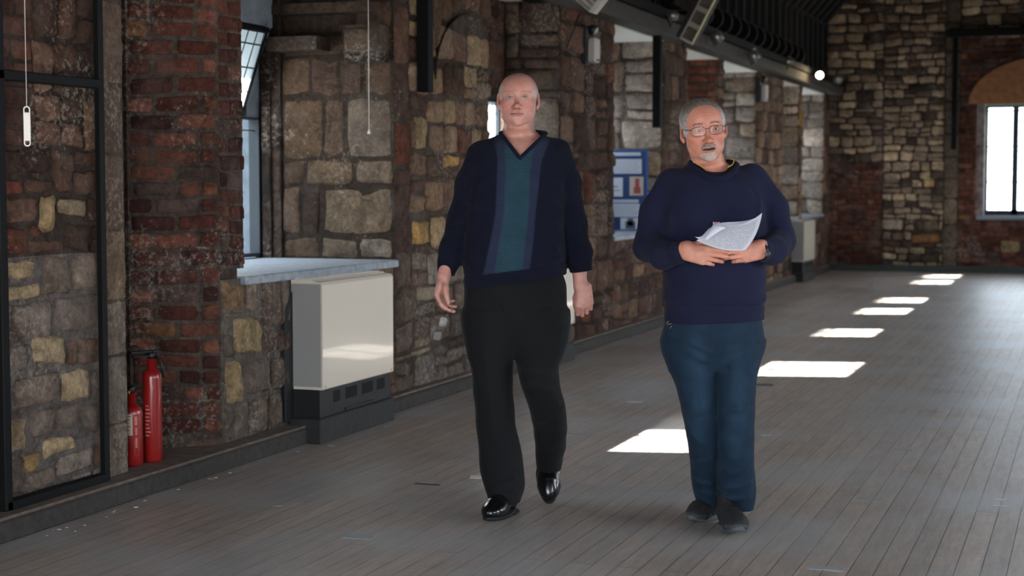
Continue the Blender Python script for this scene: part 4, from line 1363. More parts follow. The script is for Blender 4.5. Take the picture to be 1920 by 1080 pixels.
# ---------------------------------------------------------------- head
def head_sdf(q, o):
    """q in head space: eyes at z=0, face to -y. o: dict of options"""
    jw = o.get('jaw', 1.0)
    ax = q.copy(); ax[:, 0] = np.abs(ax[:, 0])
    d = ell(q, (0, .020, .032), (.0765, .098, .0735))
    d = smin(d, ell(q, (0, -.020, .028), (.066, .066, .052)), .03)
    d = smin(d, ell(q, (0, -.022, -.040), (.064*jw, .066, .070)), .03)
    d = smin(d, ell(q, (0, -.028, -.080), (.050*jw, .050, .038)), .022)
    d = smin(d, ell(ax, (.039*jw, -.016, -.060), (.020, .034, .030)), .02)          # jowls
    d = smin(d, ell(q, (0, -.074, -.099), (.020, .013, .015)), .02)                # chin
    d = smin(d, ell(ax, (.046, -.056, -.028), (.020, .018, .017)), .022)           # cheekbones
    d = smin(d, cap(ax, (.010, -.083, .015), (.046, -.070, .013), .008, .006), .014)  # brow
    d = smax(d, -ell(ax, (.030, -.1005, .001), (.018, .0165, .0125)), .012)         # sockets
    # nose
    n_ = smin(cap(q, (0, -.080, .006), (0, -.104, -.036), .0075, .0105), ell(q, (0, -.1085, -.039), (.0125, .012, .0105)), .008)
    n_ = smin(n_, ell(ax, (.0135, -.096, -.043), (.0085, .011, .0085)), .006)
    d = smin(d, n_, .010)
    d = smax(d, -ell(ax, (.0068, -.1055, -.0505), (.0042, .006, .0040)), .002)
    # lids: a ball of skin over each eye, opened by an almond cut
    d = smin(d, ell(ax, (.031, -.0752, -.0005), (.0158, .0140, .0125)), .005)
    d = smin(d, cap(ax, (.020, -.0865, .0062), (.041, -.0845, .0060), .0016, .0014), .004)   # upper lid crease
    R2 = np.array([[math.cos(.07), 0, -math.sin(.07)], [0, 1, 0], [math.sin(.07), 0, math.cos(.07)]], F32)
    d = smax(d, -ell(ax, (.0312, -.0930, -.0005), (.0128, .0125, o.get('eye', .0038)), R2), .0012)
    d = smin(d, ell(ax, (.031, -.0775, -.0165), (.014, .0075, .0045)), .008)          # bags under the eyes
    # mouth
    d = smin(d, ell(q, (0, -.075, -.066), (.030, .0185, .020)), .016)
    mo = o.get('open', 0.0); mw = .0245; zm = -.0675 - mo*.5
    d = smax(d, -cap(q, (0, -.1015, -.054), (0, -.0985, -.059), .0022, .0026), .006)       # philtrum
    d = smin(d, smin(cap(ax, (.004, -.0945, -.0635), (.012, -.0925, -.0638), .0030, .0030), cap(ax, (.012, -.0925, -.0638), (mw, -.082, -.0675), .0030, .0012), .003), .005)
    zl = -.0722 - mo
    d = smin(d, smin(cap(ax, (.0, -.0935, zl), (.012, -.0905, zl+.001), .0042, .0038), cap(ax, (.012, -.0905, zl+.001), (mw, -.081, -.0685), .0038, .0012), .003), .005)
    d = smax(d, -smin(cap(ax, (.0, -.0975, zm), (.013, -.0950, zm), .0016, .0015), cap(ax, (.013, -.0950, zm), (mw+.001, -.0835, zm-.0012), .0015, .0010), .002), .0012)
    if mo > .002: d = smax(d, -ell(q, (0, -.094, zm), (mw*.86, .016, .0011 + mo*.62)), .0012)
    d = smax(d, -ell(q, (0, -.094, zl-.0115), (.018, .006, .004)), .008)             # hollow under the lower lip
    # folds beside the mouth, forehead lines
    d = smax(d, -cap(ax, (.019, -.094, -.045), (.033, -.080, -.070), .0012, .001), .008)
    ax_ = ax
    for zf, am in ((.050,.0010),(.060,.0009),(.040,.0008)):
        d = d + am * np.exp(-((q[:, 2] - zf - .004*np.cos(q[:, 0]*60)) / .0022) ** 2) * (q[:, 1] < -.03) * np.clip(1 - np.abs(q[:, 0]) / .05, 0, 1)
    if o.get('noear'): return d
    # ears
    a_ = math.radians(20)
    R = np.array([[math.cos(a_), -math.sin(a_), 0], [math.sin(a_), math.cos(a_), 0], [0, 0, 1]], F32)
    e = ell(ax, (.0805, .008, -.008), (.0075, .020, .032), R)
    e = smin(e, ell(ax, (.077, .000, -.036), (.006, .009, .011)), .006)
    e = smax(e, -ell(ax, (.0885, .002, -.004), (.006, .012, .020), R), .004)
    d = smin(d, e, .007)
    return d
def neck_sdf(q, o):
    r = o.get('neck', .058)
    d = cap(q, (0, .034, -.04), (0, .040, -.20), r, r*1.04)
    d = smin(d, ell(q, (0, -.018, -.118), (.046*o.get('jaw',1), .040, .020)), .022)   # under the chin
    return d

def skin_col(q, o):
    base = rgb(o['skin']); c = np.tile(base, (len(q), 1))
    ax = np.abs(q[:, 0])
    def blend(mask, col, k):
        nonlocal c
        m = (np.clip(mask, 0, 1) * k)[:, None]
        c = c * (1 - m) + rgb(col) * m
    def g(cx, cy, cz, r):  # gaussian blob mirrored
        dd = np.sqrt((ax - cx)**2 + (q[:, 1] - cy)**2 + (q[:, 2] - cz)**2)
        return np.exp(-(dd / r) ** 2)
    blend(g(0, -.105, -.038, .020), o['red'], .75)
    blend(g(.042, -.07, -.035, .024), o['red'], .6)
    blend(g(.085, .01, -.01, .035), o['red'], .6)
    blend(g(.031, -.085, -.014, .014), o['shade'], .35)
    blend(g(.0, -.10, .055, .04), o['red'], .35)
    mo = o.get('open', 0)
    front = q[:, 1] < -.078
    zm = -.0675 - mo*.5; zl = -.0722 - mo
    up_ = front & (ax < .0235) & (q[:,2] < -.0610 - .0055*(ax/.024)**1.5) & (q[:,2] > zm)
    lo_ = front & (ax < .0235) & (q[:,2] <= zm) & (q[:,2] > zl - .0042*np.sqrt(np.clip(1-(ax/.024)**2, 0, 1)))
    k_ = np.clip((1 - (ax/.0235)**4), 0, 1)[:,None]*.8
    ml = (up_ | lo_)[:,None]
    c = np.where(ml, c*(1-k_) + rgb(o['lip'])*k_, c)
    dm = (((q[:,0]/.0255)**2 + ((q[:,2]-zm+.0012*(ax/.024)**2)/(.0016+mo*.64))**2 < 1.0) if mo > .002 else ((ax < .0245) & (np.abs(q[:,2]-zm+.0010*(ax/.024)**2) < .0011))) & (q[:,1] > (-.0925 if mo > .002 else -.2)) & (q[:,1] < -.06)
    c[dm] = rgb('2e1414')
    nz = (np.abs(ax-.0068) < .0045) & (np.abs(q[:,2]+.0505) < .004) & (q[:,1] < -.092) & (q[:,1] > -.104)
    c[nz] = c[nz]*.55
    # eyebrows
    zb = .0175 + o.get('brow', 0) + .004 * np.cos((ax - .03) * 70) - .35*np.clip(ax-.042, 0, 1)
    eb = (ax > .014) & (ax < .049) & (np.abs(q[:, 2] - zb) < .0035) & (q[:, 1] < -.055)
    k = o.get('browk', .5)
    c[eb] = c[eb] * (1 - k) + rgb(o['browc']) * k
    # lash line round the opening
    e_ = ((ax-.0312)/.0140)**2 + ((q[:,2]+.0005)/(o.get('eye', .0038)+.0012))**2
    ls = (e_ < 1.0) & (q[:,1] < -.070) & (q[:,2] > -.002)
    c[ls] = c[ls]*.45
    c[(e_ < 1.0) & (q[:,1] < -.070) & (q[:,2] <= -.002)] *= np.array([.85,.62,.6])
    lid = (e_ >= 1.0) & (((ax-.031)/.019)**2 + ((q[:,2])/.014)**2 < 1) & (q[:,1] < -.06)
    c[lid] = c[lid]*.82 + rgb(o['shade'])*.12
    return c

def eyeball(parent, M, x, gaze=(0, 0)):
    Rm = M @ Matrix.Translation((x, -.0755, 0)) @ Matrix.Rotation(math.radians(90 + gaze[1]), 4, 'X') @ Matrix.Rotation(math.radians(gaze[0]), 4, 'Y')
    e = MB(); r = .0122
    def arc(a0, a1, n_, mi, rr=r):
        pr = []
        for k in range(n_ + 1):
            a = math.radians(a0 + (a1 - a0) * k / n_); pr.append((max(.0001, rr * math.sin(a)), rr * math.cos(a)))
        e.lathe(pr, M=Rm, seg=20, mi=mi)
    arc(.5, 12, 3, 2, r*1.012); arc(12, 31, 4, 1, r*1.008); arc(31, 150, 12, 0)
    return e.build('eye', [EYW, EYI, EYP], parent, smooth=True)
EYW = plain('eye_white', 'd9cdc6', .2, coat=.6); EYI = plain('eye_iris', '3c4448', .15, coat=.8); EYP = plain('eye_pupil', '0a0a0c', .1, coat=.8)

# ---------------------------------------------------------------- hand
def unit(v): v = np.asarray(v, float); return v / np.linalg.norm(v)
def hand_prims(W, d, n, flex, thumb, sc=1.0, side=1, spread=0.0, lat=(0,0,0,0)):
    """d wrist->knuckles, n palm normal; thumb side s = side * d x n"""
    W = np.asarray(W, float)
    d = unit(d); n = unit(np.asarray(n, float) - d * np.dot(n, d)); s = side * np.cross(d, n)
    P = []
    offs = (.028, .009, -.011, -.028); dl = (.090, .094, .088, .078)
    segs = ((.044,.026,.021),(.048,.030,.022),(.044,.028,.021),(.034,.021,.018))
    rad = (.0098, .0100, .0094, .0083)
    tips = []
    for i in range(4):
        K = W + d * dl[i] * sc + s * offs[i] * sc
        P.append((W + s * offs[i] * .62 * sc + d*.008, K, .0150 * sc, .0118 * sc, .012))
        a = 0.0; cur = K; r = rad[i] * sc
        di = unit(d + s * (spread * offs[i] * 12 + lat[i]))
        for j in range(3):
            a += math.radians(flex[i][j])
            dr = di * math.cos(a) + n * math.sin(a)
            nx = cur + dr * segs[i][j] * sc
            P.append((cur, nx, r * (1.06 if j == 0 else 1.0), r * (.93 if j < 2 else .82), .003))
            cur = nx; r *= .93
        tips.append(cur)
    P.append((W + d*.035*sc + n*.006*sc, W + d*.070*sc + n*.004*sc + s*.004, .024*sc, .022*sc, .014))
    T = W + d * .018 * sc + s * .020 * sc + n * .010 * sc
    rr = (.0165, .0125, .0108, .0085)
    for j, (v, l) in enumerate(zip(thumb, (.046, .034, .028))):
        dv = unit(d * v[0] + s * v[1] + n * v[2])
        nx = T + dv * l * sc
        P.append((T, nx, rr[j]*sc, rr[j+1]*sc, .008 if j == 0 else .003)); T = nx
    tips.append(T)
    return P, tips
def prims_sdf(p, P):
    d = None
    for (a, b, r1, r2, k) in P:
        e = cap(p, a, b, r1, r2)
        d = e if d is None else smin(d, e, k)
    return d

# ---------------------------------------------------------------- shoes
def shoe(parent, pos, yaw, pitch, roll, mats, style):
    """pos: point of the sole under the ball of the foot (local); forward is -y of the foot"""
    M = Matrix.Translation(pos) @ Matrix.Rotation(yaw, 4, 'Z') @ Matrix.Rotation(pitch, 4, 'X') @ Matrix.Rotation(roll, 4, 'Y')
    rs_ = 0.0
    def up(p):
        d = ell(p, (0, -.045, .034), (.050, .068, .040))
        d = smin(d, ell(p, (0, .02, .048), (.044, .085, .046)), .03)
        d = smin(d, ell(p, (0, .125, .050), (.037, .052, .052)), .03)
        d = smin(d, cap(p, (0, .115, .06), (0, .12, .13), .040, .042), .02)
        d = np.maximum(d, .012 - p[:, 2])
        if style == 'slip':
            d = smin(d, d + 0, .001)
            d = d - .0018 * np.exp(-((p[:, 1] + .035 + .6*p[:, 0]**2*10) / .005) ** 2)
            d = d - .0015 * np.exp(-((p[:, 1] - .035) / .006) ** 2)
        else:
            d = d - .003 * np.exp(-((p[:, 1] + .06) / .012) ** 2) * (np.abs(p[:,0]) > .0)
            d = d - .002 * np.exp(-((np.abs(p[:, 0]) - .024) / .005) ** 2)
        return d
    v, f = polygonize(up, (-.07, -.135, -.01), (.07, .195, .19), .0045)
    v = (np.c_[v, np.ones(len(v))] @ np.array(M).T)[:, :3]
    o = mesh_obj('shoe', [(v, f)], mats[0], parent)
    # sole outline
    sl = MB(); n_ = 36
    pts = []
    for k in range(n_):
        a = 2*PI*k/n_
        y = .030 + .150 * math.sin(a)
        w_ = .050 if y < .03 else .050 - .012 * min(1, (y-.03)/.1)
        pts.append((w_ * math.cos(a) * (1 if abs(math.cos(a)) > .3 else 1), y))
    th = .016 if style == 'slip' else .022
    prof = [(0.96, 0.0), (1.02, .004), (1.03, th*.8), (1.0, th)]
    vv = []; ff = []
    for (s_, z) in prof:
        for (x, y) in pts:
            zz_ = z + (.012 * max(0, (-.06 - y)/.06) if style != 'slip' else .006 * max(0, (-.06-y)/.06))
            vv.append(tuple(M @ Vector((x*s_, .03 + (y-.03)*s_, zz_))))
    for i in range(3):
        for k in range(n_):
            ff.append((i*n_+k, i*n_+(k+1) % n_, (i+1)*n_+(k+1) % n_, (i+1)*n_+k))
    ff.append(tuple(reversed(range(n_)))); ff.append(tuple(3*n_+k for k in range(n_)))
    sl.v = vv; sl.f = ff; sl.m = [0]*len(ff); sl.sm = [True]*(len(ff)-2) + [False]*2
    sl.build('sole', mats[1], o)
    if style == 'slip':
        hl = MB(); hl.box((-.034, .105, -.014), (.034, .172, .004), M=M, bev=.006); hl.build('heel', mats[1], o)
        bk = MB(); bk.box((-.006, -.045, .070), (.012, -.03, .076), M=M @ Matrix.Rotation(-.35,4,'X'), bev=.002); bk.build('buckle', plain('buckle','6a6a6c',.3,metal=.8), o)
    else:
        lc = MB()
        for k in range(4):
            y = -.03 + .022*k; z = .079 + .006*k
            lc.tube([M @ Vector((-.022, y, z-.006)), M @ Vector((0, y+.004, z+.002)), M @ Vector((.022, y, z-.006))], .0028, 6)
        lc.tube([M @ Vector(q) for q in ((0,.05,.105),(-.03,.04,.112),(-.045,.02,.095),(-.03,.02,.088),(0,.045,.103))], .0026, 6)
        lc.tube([M @ Vector(q) for q in ((0,.05,.105),(.025,.035,.108),(.035,.012,.09),(.02,.02,.088),(0,.045,.103))], .0026, 6)
        lc.build('laces', mats[3], o)
        tc_ = MB(); 
        v2, f2 = polygonize(lambda p: np.maximum(np.maximum(ell(p, (0, -.045, .034), (.0525, .0705, .042)), .014 - p[:, 2]), np.maximum(p[:, 1] + .03, p[:,2] - .036 - .3*np.clip(-.09-p[:,1],0,1))), (-.07,-.135,-.01), (.07,.05,.09), .004)
        v2 = (np.c_[v2, np.ones(len(v2))] @ np.array(M).T)[:, :3]
        mesh_obj('toe_cap', [(v2, f2)], mats[2], o)
    return o
SHB = plain('shoe_leather', '0d0e10', .22, bump=.12, bscale=40, coat=.3); SHS = plain('shoe_sole', '0c0c0d', .7)
TRB = plain('trainer_black', '18161a', .75, bump=.4, bscale=200); TRS = plain('trainer_sole', '4e5458', .6); TRT = plain('trainer_toe', '34383c', .6, bump=.3, bscale=120); TRL = plain('trainer_lace', '121114', .8)

def band(name, pts, r, mat, parent, flat=None, closed=False, seg=10):
    m_ = MB(); m_.tube([tuple(p) for p in pts], r, seg, closed=closed); return m_.build(name, mat, parent)
def front_y(fn, x, z, y0=-.4, y1=.1):
    ys_ = np.linspace(y0, y1, 501).astype(F32)
    P = np.stack([np.full_like(ys_, x), ys_, np.full_like(ys_, z)], 1)
    d = fn(P); i = np.argmax(d < 0)
    return float(ys_[i]) if d[i] < 0 else None
def rotm(rx=0, ry=0, rz=0):
    return np.array((Matrix.Rotation(math.radians(rz), 3, 'Z') @ Matrix.Rotation(math.radians(ry), 3, 'Y') @ Matrix.Rotation(math.radians(rx), 3, 'X'))).astype(F32)

def root_person(fr_, label):
    e = empty('person', tuple(fr_.o), YAW); tag(e, label, 'person'); return e
def plane_cut(d, p, pt, nrm): return np.maximum(d, (p - np.asarray(pt, F32)) @ np.asarray(unit(nrm), F32))

def glasses(parent, M, name, frame_mat, w_=.025, h_=.017, temples=True, half=False):
    m_ = MB()
    for sx_ in (-1, 1):
        cx = sx_*.033
        P_ = []
        for k in range(28):
            a = 2*PI*k/28; c_, s_ = math.cos(a), math.sin(a)
            P_.append(M @ Vector((cx + w_*math.copysign(abs(c_)**.65, c_), -.0035*abs(c_)*0 - .101 + .010*((cx+w_*c_)/.05)**2, h_*math.copysign(abs(s_)**.75, s_) - .003)))
        m_.tube(P_, .00095, 6, closed=True)
    m_.tube([M @ Vector(q) for q in ((-.009,-.100,.003),(-.004,-.105,.006),(.004,-.105,.006),(.009,-.100,.003))], .0013, 6)
    o = m_.build(name, frame_mat, parent)
    t_ = MB()
    for sx_ in (-1, 1):
        t_.tube([M @ Vector(q) for q in ((sx_*.057,-.089,.004),(sx_*.076,-.076,.006),(sx_*.0815,-.02,.006),(sx_*.083,.01,.002),(sx_*.083,.02,-.012))], .0016, 6)
    t_.build('temple', frame_mat, o)
    g_ = MB()
    for sx_ in (-1, 1):
        cx = sx_*.033; P_ = []
        for k in range(24):
            a = 2*PI*k/24; c_, s_ = math.cos(a), math.sin(a)
            P_.append(M @ Vector((cx + w_*.97*math.copysign(abs(c_)**.65, c_), -.101 + .010*((cx+w_*c_)/.05)**2, h_*.97*math.copysign(abs(s_)**.75, s_) - .003)))
        g_.quad(P_)
    g_.build('lens', LENSG, o)
    return o
def lens_mat():
    m, n, b = new_mat('spectacle_lens'); n.nodes.remove(b); o = n.nodes['Material Output']
    tr = N(n, 'ShaderNodeBsdfTransparent'); tr.inputs[0].default_value = (.95,.96,.97,1)
    gl = N(n, 'ShaderNodeBsdfGlossy'); gl.inputs['Roughness'].default_value = .03
    mx = N(n, 'ShaderNodeMixShader'); mx.inputs[0].default_value = .028
    n.links.new(tr.outputs[0], mx.inputs[1]); n.links.new(gl.outputs[0], mx.inputs[2]); n.links.new(mx.outputs[0], o.inputs[0]); return m
LENSG = lens_mat()

# ================================================================== MAN IN THE STRIPED SWEATER
A = Frame(965, 965)
L = A.L
P1 = root_person(A, 'bald man walking in a navy v-neck sweater with a teal centre panel and black trousers')
o1 = dict(skin='c48f82', red='b8665c', shade='9a6a62', lip='a5685f', browc='8a7468', browk=.35, jaw=1.08, neck=.059, open=.0005)
hc = L(972, 184, -.045)       # between the eyes, on the head's own plane
HC1 = hc + V3(0, .045, 0); HR1 = rotm(-2, 0, -3); HS1 = 1.0
def h1q(p): return ((p - HC1) @ HR1) / HS1

tors1 = A.rows([(250,945,1008,.03,.055),(257,925,1030,.03,.075),(264,905,1046,.02,.090),(272,893,1056,.02,.102),(300,881,1064,.01,.118),(335,880,1062,0,.130),(380,877,1058,-.01,.142),
                (430,872,1058,-.02,.155),(480,868,1062,-.025,.165),(515,868,1063,-.02,.163),(530,870,1062,-.015,.152),(560,872,1062,-.01,.14)])
aL = [L(903,294,.02), L(883,345,.03), L(866,412,.035), L(847,470,.0), L(834,520,-.03)]
rL = [.064, .060, .057, .050, .034]
aR = [L(1042,288,.02), L(1061,345,.03), L(1074,420,.04), L(1086,475,.02), L(1095,540,.0)]
rR = [.064, .060, .055, .050, .036]
def arm(p, pts, rr, k=.03):
    d = None
    for i in range(len(pts)-1):
        e = cap(p, pts[i], pts[i+1], rr[i], rr[i+1]); d = e if d is None else smin(d, e, k)
    return d
def swe1(p, off=0.0):
    t_ = loft(p, tors1, 2.25)
    a = arm(p, aL, rL); a = plane_cut(a, p, L(834,513,-.03), aL[4]-aL[3])
    b = arm(p, aR, rR); b = plane_cut(b, p, L(1095,532,.0), aR[4]-aR[3])
    # cuffs: gathered fabric above a narrower band
    a = a - .004*np.exp(-((((p-aL[4]) @ unit(aL[3]-aL[4]).astype(F32)) - .055)/.02)**2); b = b - .004*np.exp(-((((p-aR[4]) @ unit(aR[3]-aR[4]).astype(F32)) - .065)/.02)**2)
    d = smin(smin(t_, a, .022), b, .022)
    # folds
    f = (fold(p, L(880,355,-.08), L(925,330,-.12), .014, .007) + fold(p, L(868,400,-.06), L(900,370,-.13), .012, .006)
         + fold(p, L(1062,360,-.08), L(1020,335,-.12), .014, .007) + fold(p, L(1058,400,-.06), L(1030,375,-.13), .012, .006)
         + fold(p, L(835,440,-.03), L(868,428,-.05), .011, .008) + fold(p, L(840,420,-.03), L(872,405,-.05), .010, .007) + fold(p, L(828,462,-.03), L(858,455,-.06), .010, .006)
         + fold(p, L(1072,430,-.02), L(1100,420,-.04), .011, .008) + fold(p, L(1074,455,-.02), L(1104,448,-.04), .010, .007) + fold(p, L(1078,480,-.02), L(1106,476,-.05), .009, .005)
         + fold(p, L(870,505,-.12), L(1000,512,-.185), .010, .008) + fold(p, L(1060,480,-.12), L(960,508,-.185), .012, .009)
         + fold(p, L(1062,462,-.12), L(1010,478,-.17), .012, .006) + fold(p, L(870,470,-.12), L(900,490,-.17), .012, .005)
         + fold(p, L(862,300,-.03), L(872,380,-.03), .02, .005) + fold(p, L(1082,300,-.03), L(1070,380,-.03), .02, .005))
    d = d - f - .0016*wob(p, 26, 1.0)
    return d + off
tip = L(975, 297, -.12); tL = L(938, 250, -.03); tR = L(1024, 250, -.03)
zt, zu = float(tip[2]), float((tL[2]+tR[2])/2)
def vneck(p):
    t_ = np.clip((p[:,2]-zt)/(zu-zt), 0, 3)
    xl = tip[0] + (tL[0]-tip[0])*t_; xr = tip[0] + (tR[0]-tip[0])*t_
    d1 = np.maximum(np.maximum(xl - p[:,0], p[:,0]-xr), np.maximum(zt - p[:,2], p[:,1] - .02)) * .8
    c_ = (tL+tR)/2
    e = ell(p, (c_[0], .022, zu+.06), (abs(tR[0]-tL[0])/2, .078, .075))
    return np.minimum(d1, e)
hem1a, hem1b = L(868, 541, -.02), L(1062, 514, -.02)
hn = unit(np.cross(hem1b-hem1a, (0,1,0))); hn = hn if hn[2] < 0 else -hn
def swe1f(p):
    d = swe1(p); d = np.maximum(d, -vneck(p))
    d = plane_cut(d, p, hem1a, hn)
    hz = (p - hem1a) @ hn.astype(F32)        # negative above the hem
    tor = np.abs(p[:,0]-hem1a[0]-.21) < .26
    d = d + .0035*np.exp(-((hz + .052)/.0045)**2)*(hz > -.08)
    return d
def swe1col(v):
    navy = rgb('0b0f22'); strip = rgb('262c42'); teal = rgb('243f4b')
    c = np.tile(navy, (len(v), 1))
    Z = v[:,2]
    def line(pts): 
        q = np.array([(L(x, y, -.13)[2], L(x, y, -.13)[0]) for (x, y) in pts]); q = q[q[:,0].argsort()]
        return np.interp(Z, q[:,0], q[:,1])
    l0 = line([(925,250),(933,300),(929,400),(918,460),(904,522)]); r0 = line([(1036,250),(1016,300),(1004,400),(1000,450),(991,515)])
    l1 = line([(946,250),(948,320),(945,400),(935,460),(925,522)]); r1 = line([(1006,250),(994,320),(991,400),(985,450),(978,515)])
    fr_ = np.clip((-.02 - v[:,1])/.01, 0, 1)
    def ss(x): return np.clip(x/.004 + .5, 0, 1)
    hz = (v - hem1a) @ hn.astype(F32)
    k0 = ss(v[:,0]-l0)*ss(r0-v[:,0])*fr_*ss(-.052-hz)
    k1 = ss(v[:,0]-l1)*ss(r1-v[:,0])
    pc = strip*(1-k1[:,None]) + teal*k1[:,None]
    tex = 1 + .16*np.sin(Z*420)*np.sin(v[:,0]*300)
    return c*(1-k0[:,None]) + pc*k0[:,None]*tex[:,None]
KNIT1 = cloth_mat('navy_knit', None, .95, .5, 500, .12, weave='Z', var=.12)
mesh_obj('sweater', [polygonize(swe1f, (-.42,-.24,.86), (.42,.22,1.66), .0048, amp=.012)], KNIT1, P1, swe1col)
# ribbed collar lying along the v
def sf(p): return np.maximum(swe1(p), -10)
pts = []
for k in range(13):
    t_ = k/12; x = tip[0]+(tL[0]-tip[0])*(1-t_); z = zt+(zu-zt)*(1-t_)
    y = front_y(lambda q: swe1(q), x, min(z, zu-.004)); pts.append((x, (y if y is not None else -.05)+.001, z))
ptsr = []
for k in range(1, 13):
    t_ = k/12; x = tip[0]+(tR[0]-tip[0])*t_; z = zt+(zu-zt)*t_
    y = front_y(lambda q: swe1(q), x, min(z, zu-.004)); ptsr.append((x, (y if y is not None else -.05)+.001, z))
def fixy(P_):
    xs_ = np.arange(1, 10); c_f = np.polyfit(xs_, [P_[i][1] for i in xs_], 2)
    return [(p[0], p[1] if i < 8 else float(np.polyval(c_f, i)), p[2]) for i, p in enumerate(P_)]
pts = fixy(pts[::-1])[::-1]
ptsr = fixy(ptsr)
back = []
ycl, ycr = pts[0][1], ptsr[-1][1]
for k in range(1, 10):
    a = PI*k/10; cx_ = (tL[0]+tR[0])/2
    back.append((cx_ + (tR[0]-tL[0])/2*math.cos(a), ycr + (ycl-ycr)*k/10 + .11*math.sin(a), zu+.012*math.sin(a)))
band('collar', pts+ptsr+back, .0085, cloth_mat('navy_rib', '0f1428', .95, .6, 300, .1), P1, closed=True)

# hands
hdL = unit(L(819,553,-.05)-L(833,514,-.03)); 
HP1, tips1 = hand_prims(L(834,516,-.03), hdL, (.85,-.15,-.45), [(42,26,14),(48,30,16),(55,34,18),(60,36,20)], [(.75,.45,.35),(.9,.1,.45),(.85,-.1,.55)], 1.0, side=-1)
# thumb side must face the viewer
if tips1[0][1] > tips1[3][1]:
    HP1, tips1 = hand_prims(L(834,516,-.03), hdL, (.85,-.15,-.45), [(42,26,14),(48,30,16),(55,34,18),(60,36,20)], [(.75,.45,.35),(.9,.1,.45),(.85,-.1,.55)], 1.0, side=1)
hdR = unit((.02,-.05,-1))
def mkR(side): return hand_prims(L(1095,533,.0), hdR, (0,1,.05), [(38,62,35),(42,66,38),(44,66,38),(40,62,36)], [(.85,.35,.35),(.95,.0,.45),(.9,-.15,.5)], .98, side=side)
HP1R, tp = mkR(1)
if tp[0][0] > tp[3][0]: HP1R, tp = mkR(-1)
bod1 = [(z-.006, cx, cy, a-.016, b-.013) for (z, cx, cy, a, b) in tors1]
def body1(p):
    q = h1q(p)
    d = smin(head_sdf(q, o1), neck_sdf(q, o1), .010)*HS1
    t_ = loft(p, bod1, 2.25)
    t_ = smin(t_, cap(p, HC1+V3(0,.04,-.15), L(925,278,.035), .045, .02), .03); t_ = smin(t_, cap(p, HC1+V3(0,.04,-.15), L(1025,276,.035), .045, .02), .03)
    d = smin(d, t_, .03)
    d = smin(d, cap(p, L(975,300,-.09), L(948,268,-.05), .004, .004), .02); d = smin(d, cap(p, L(977,300,-.09), L(1005,268,-.05), .004, .004), .02)
    return d
def armskin(p, pts, rr, hp):
    d = arm(p, [pts[0], pts[2], pts[3]], [rr[0]-.014, rr[2]-.014, rr[3]-.014])
    d = smin(d, cap(p, pts[3], hp[0][0], rr[3]-.014, .027), .02)
    return smin(d, prims_sdf(p, hp), .014)
def bodyall1(p):
    return smin(smin(body1(p), armskin(p, aL, rL, HP1), .02), armskin(p, aR, rR, HP1R), .02)
legs_in = None
def cut(fn, z0=None, z1=None):
    def g(p):
        d = fn(p)
        if z0 is not None: d = np.maximum(d, z0 - p[:,2])
        if z1 is not None: d = np.maximum(d, p[:,2] - z1)
        return d
    return g
def skc1(v): return skin_col(h1q(v.astype(F32)), o1)
hd = polygonize(lambda p: np.maximum(smin(head_sdf(h1q(p), o1), body1(p), .001), float(HC1[2]-.17)-p[:,2]), HC1-V3(.12,.14,.18), HC1+V3(.12,.15,.13), .0022)
tr_ = polygonize(cut(bodyall1, 1.12, float(HC1[2]-.16)), (-.45,-.24,.93), (.45,.2,float(HC1[2]-.14)), .007)
h1a = polygonize(lambda p: armskin(p, aL, rL, HP1), aL[4]+V3(-.10,-.12,-.24), aL[4]+V3(.12,.12,.12), .0024)
h1b = polygonize(lambda p: armskin(p, aR, rR, HP1R), aR[4]+V3(-.09,-.10,-.22), aR[4]+V3(.09,.13,.13), .0024)
mesh_obj('body', [hd, tr_, h1a, h1b], SKIN, P1, skc1, smooth_iter=1)
Mh1 = Matrix.Translation(Vector(HC1.tolist())) @ Matrix(HR1.tolist()).to_4x4()
for sx_ in (-1, 1): eyeball(P1, Mh1, sx_*.031, (0, 0))
def hair1(p):
    q = h1q(p); ax = np.abs(q[:,0])
    reg = np.minimum(np.minimum((.046 + .20*q[:,1]) - q[:,2], q[:,1] + .048 + .35*(q[:,2]-.02)), q[:,2] + .05 + .9*np.clip(q[:,1]+.02, -1, .0))
    t_ = np.clip(reg/.014, -1, 1)
    ear = ell(np.c_[ax, q[:,1:]], (.082,.004,-.012), (.02,.018,.030))
    d = head_sdf(q, dict(o1, noear=1))
    d = np.maximum(d, -ear+.002) - .0026*t_ - .0010*wob(q, 300, 2)*(t_ > 0)
    return np.maximum(d, -.070-q[:,2])
mesh_obj('hair', [polygonize(hair1, HC1-V3(.1,.08,.09), HC1+V3(.1,.14,.08), .0024)], HAIR, P1, lambda v: np.tile(rgb('aaa29b'), (len(v), 1)))

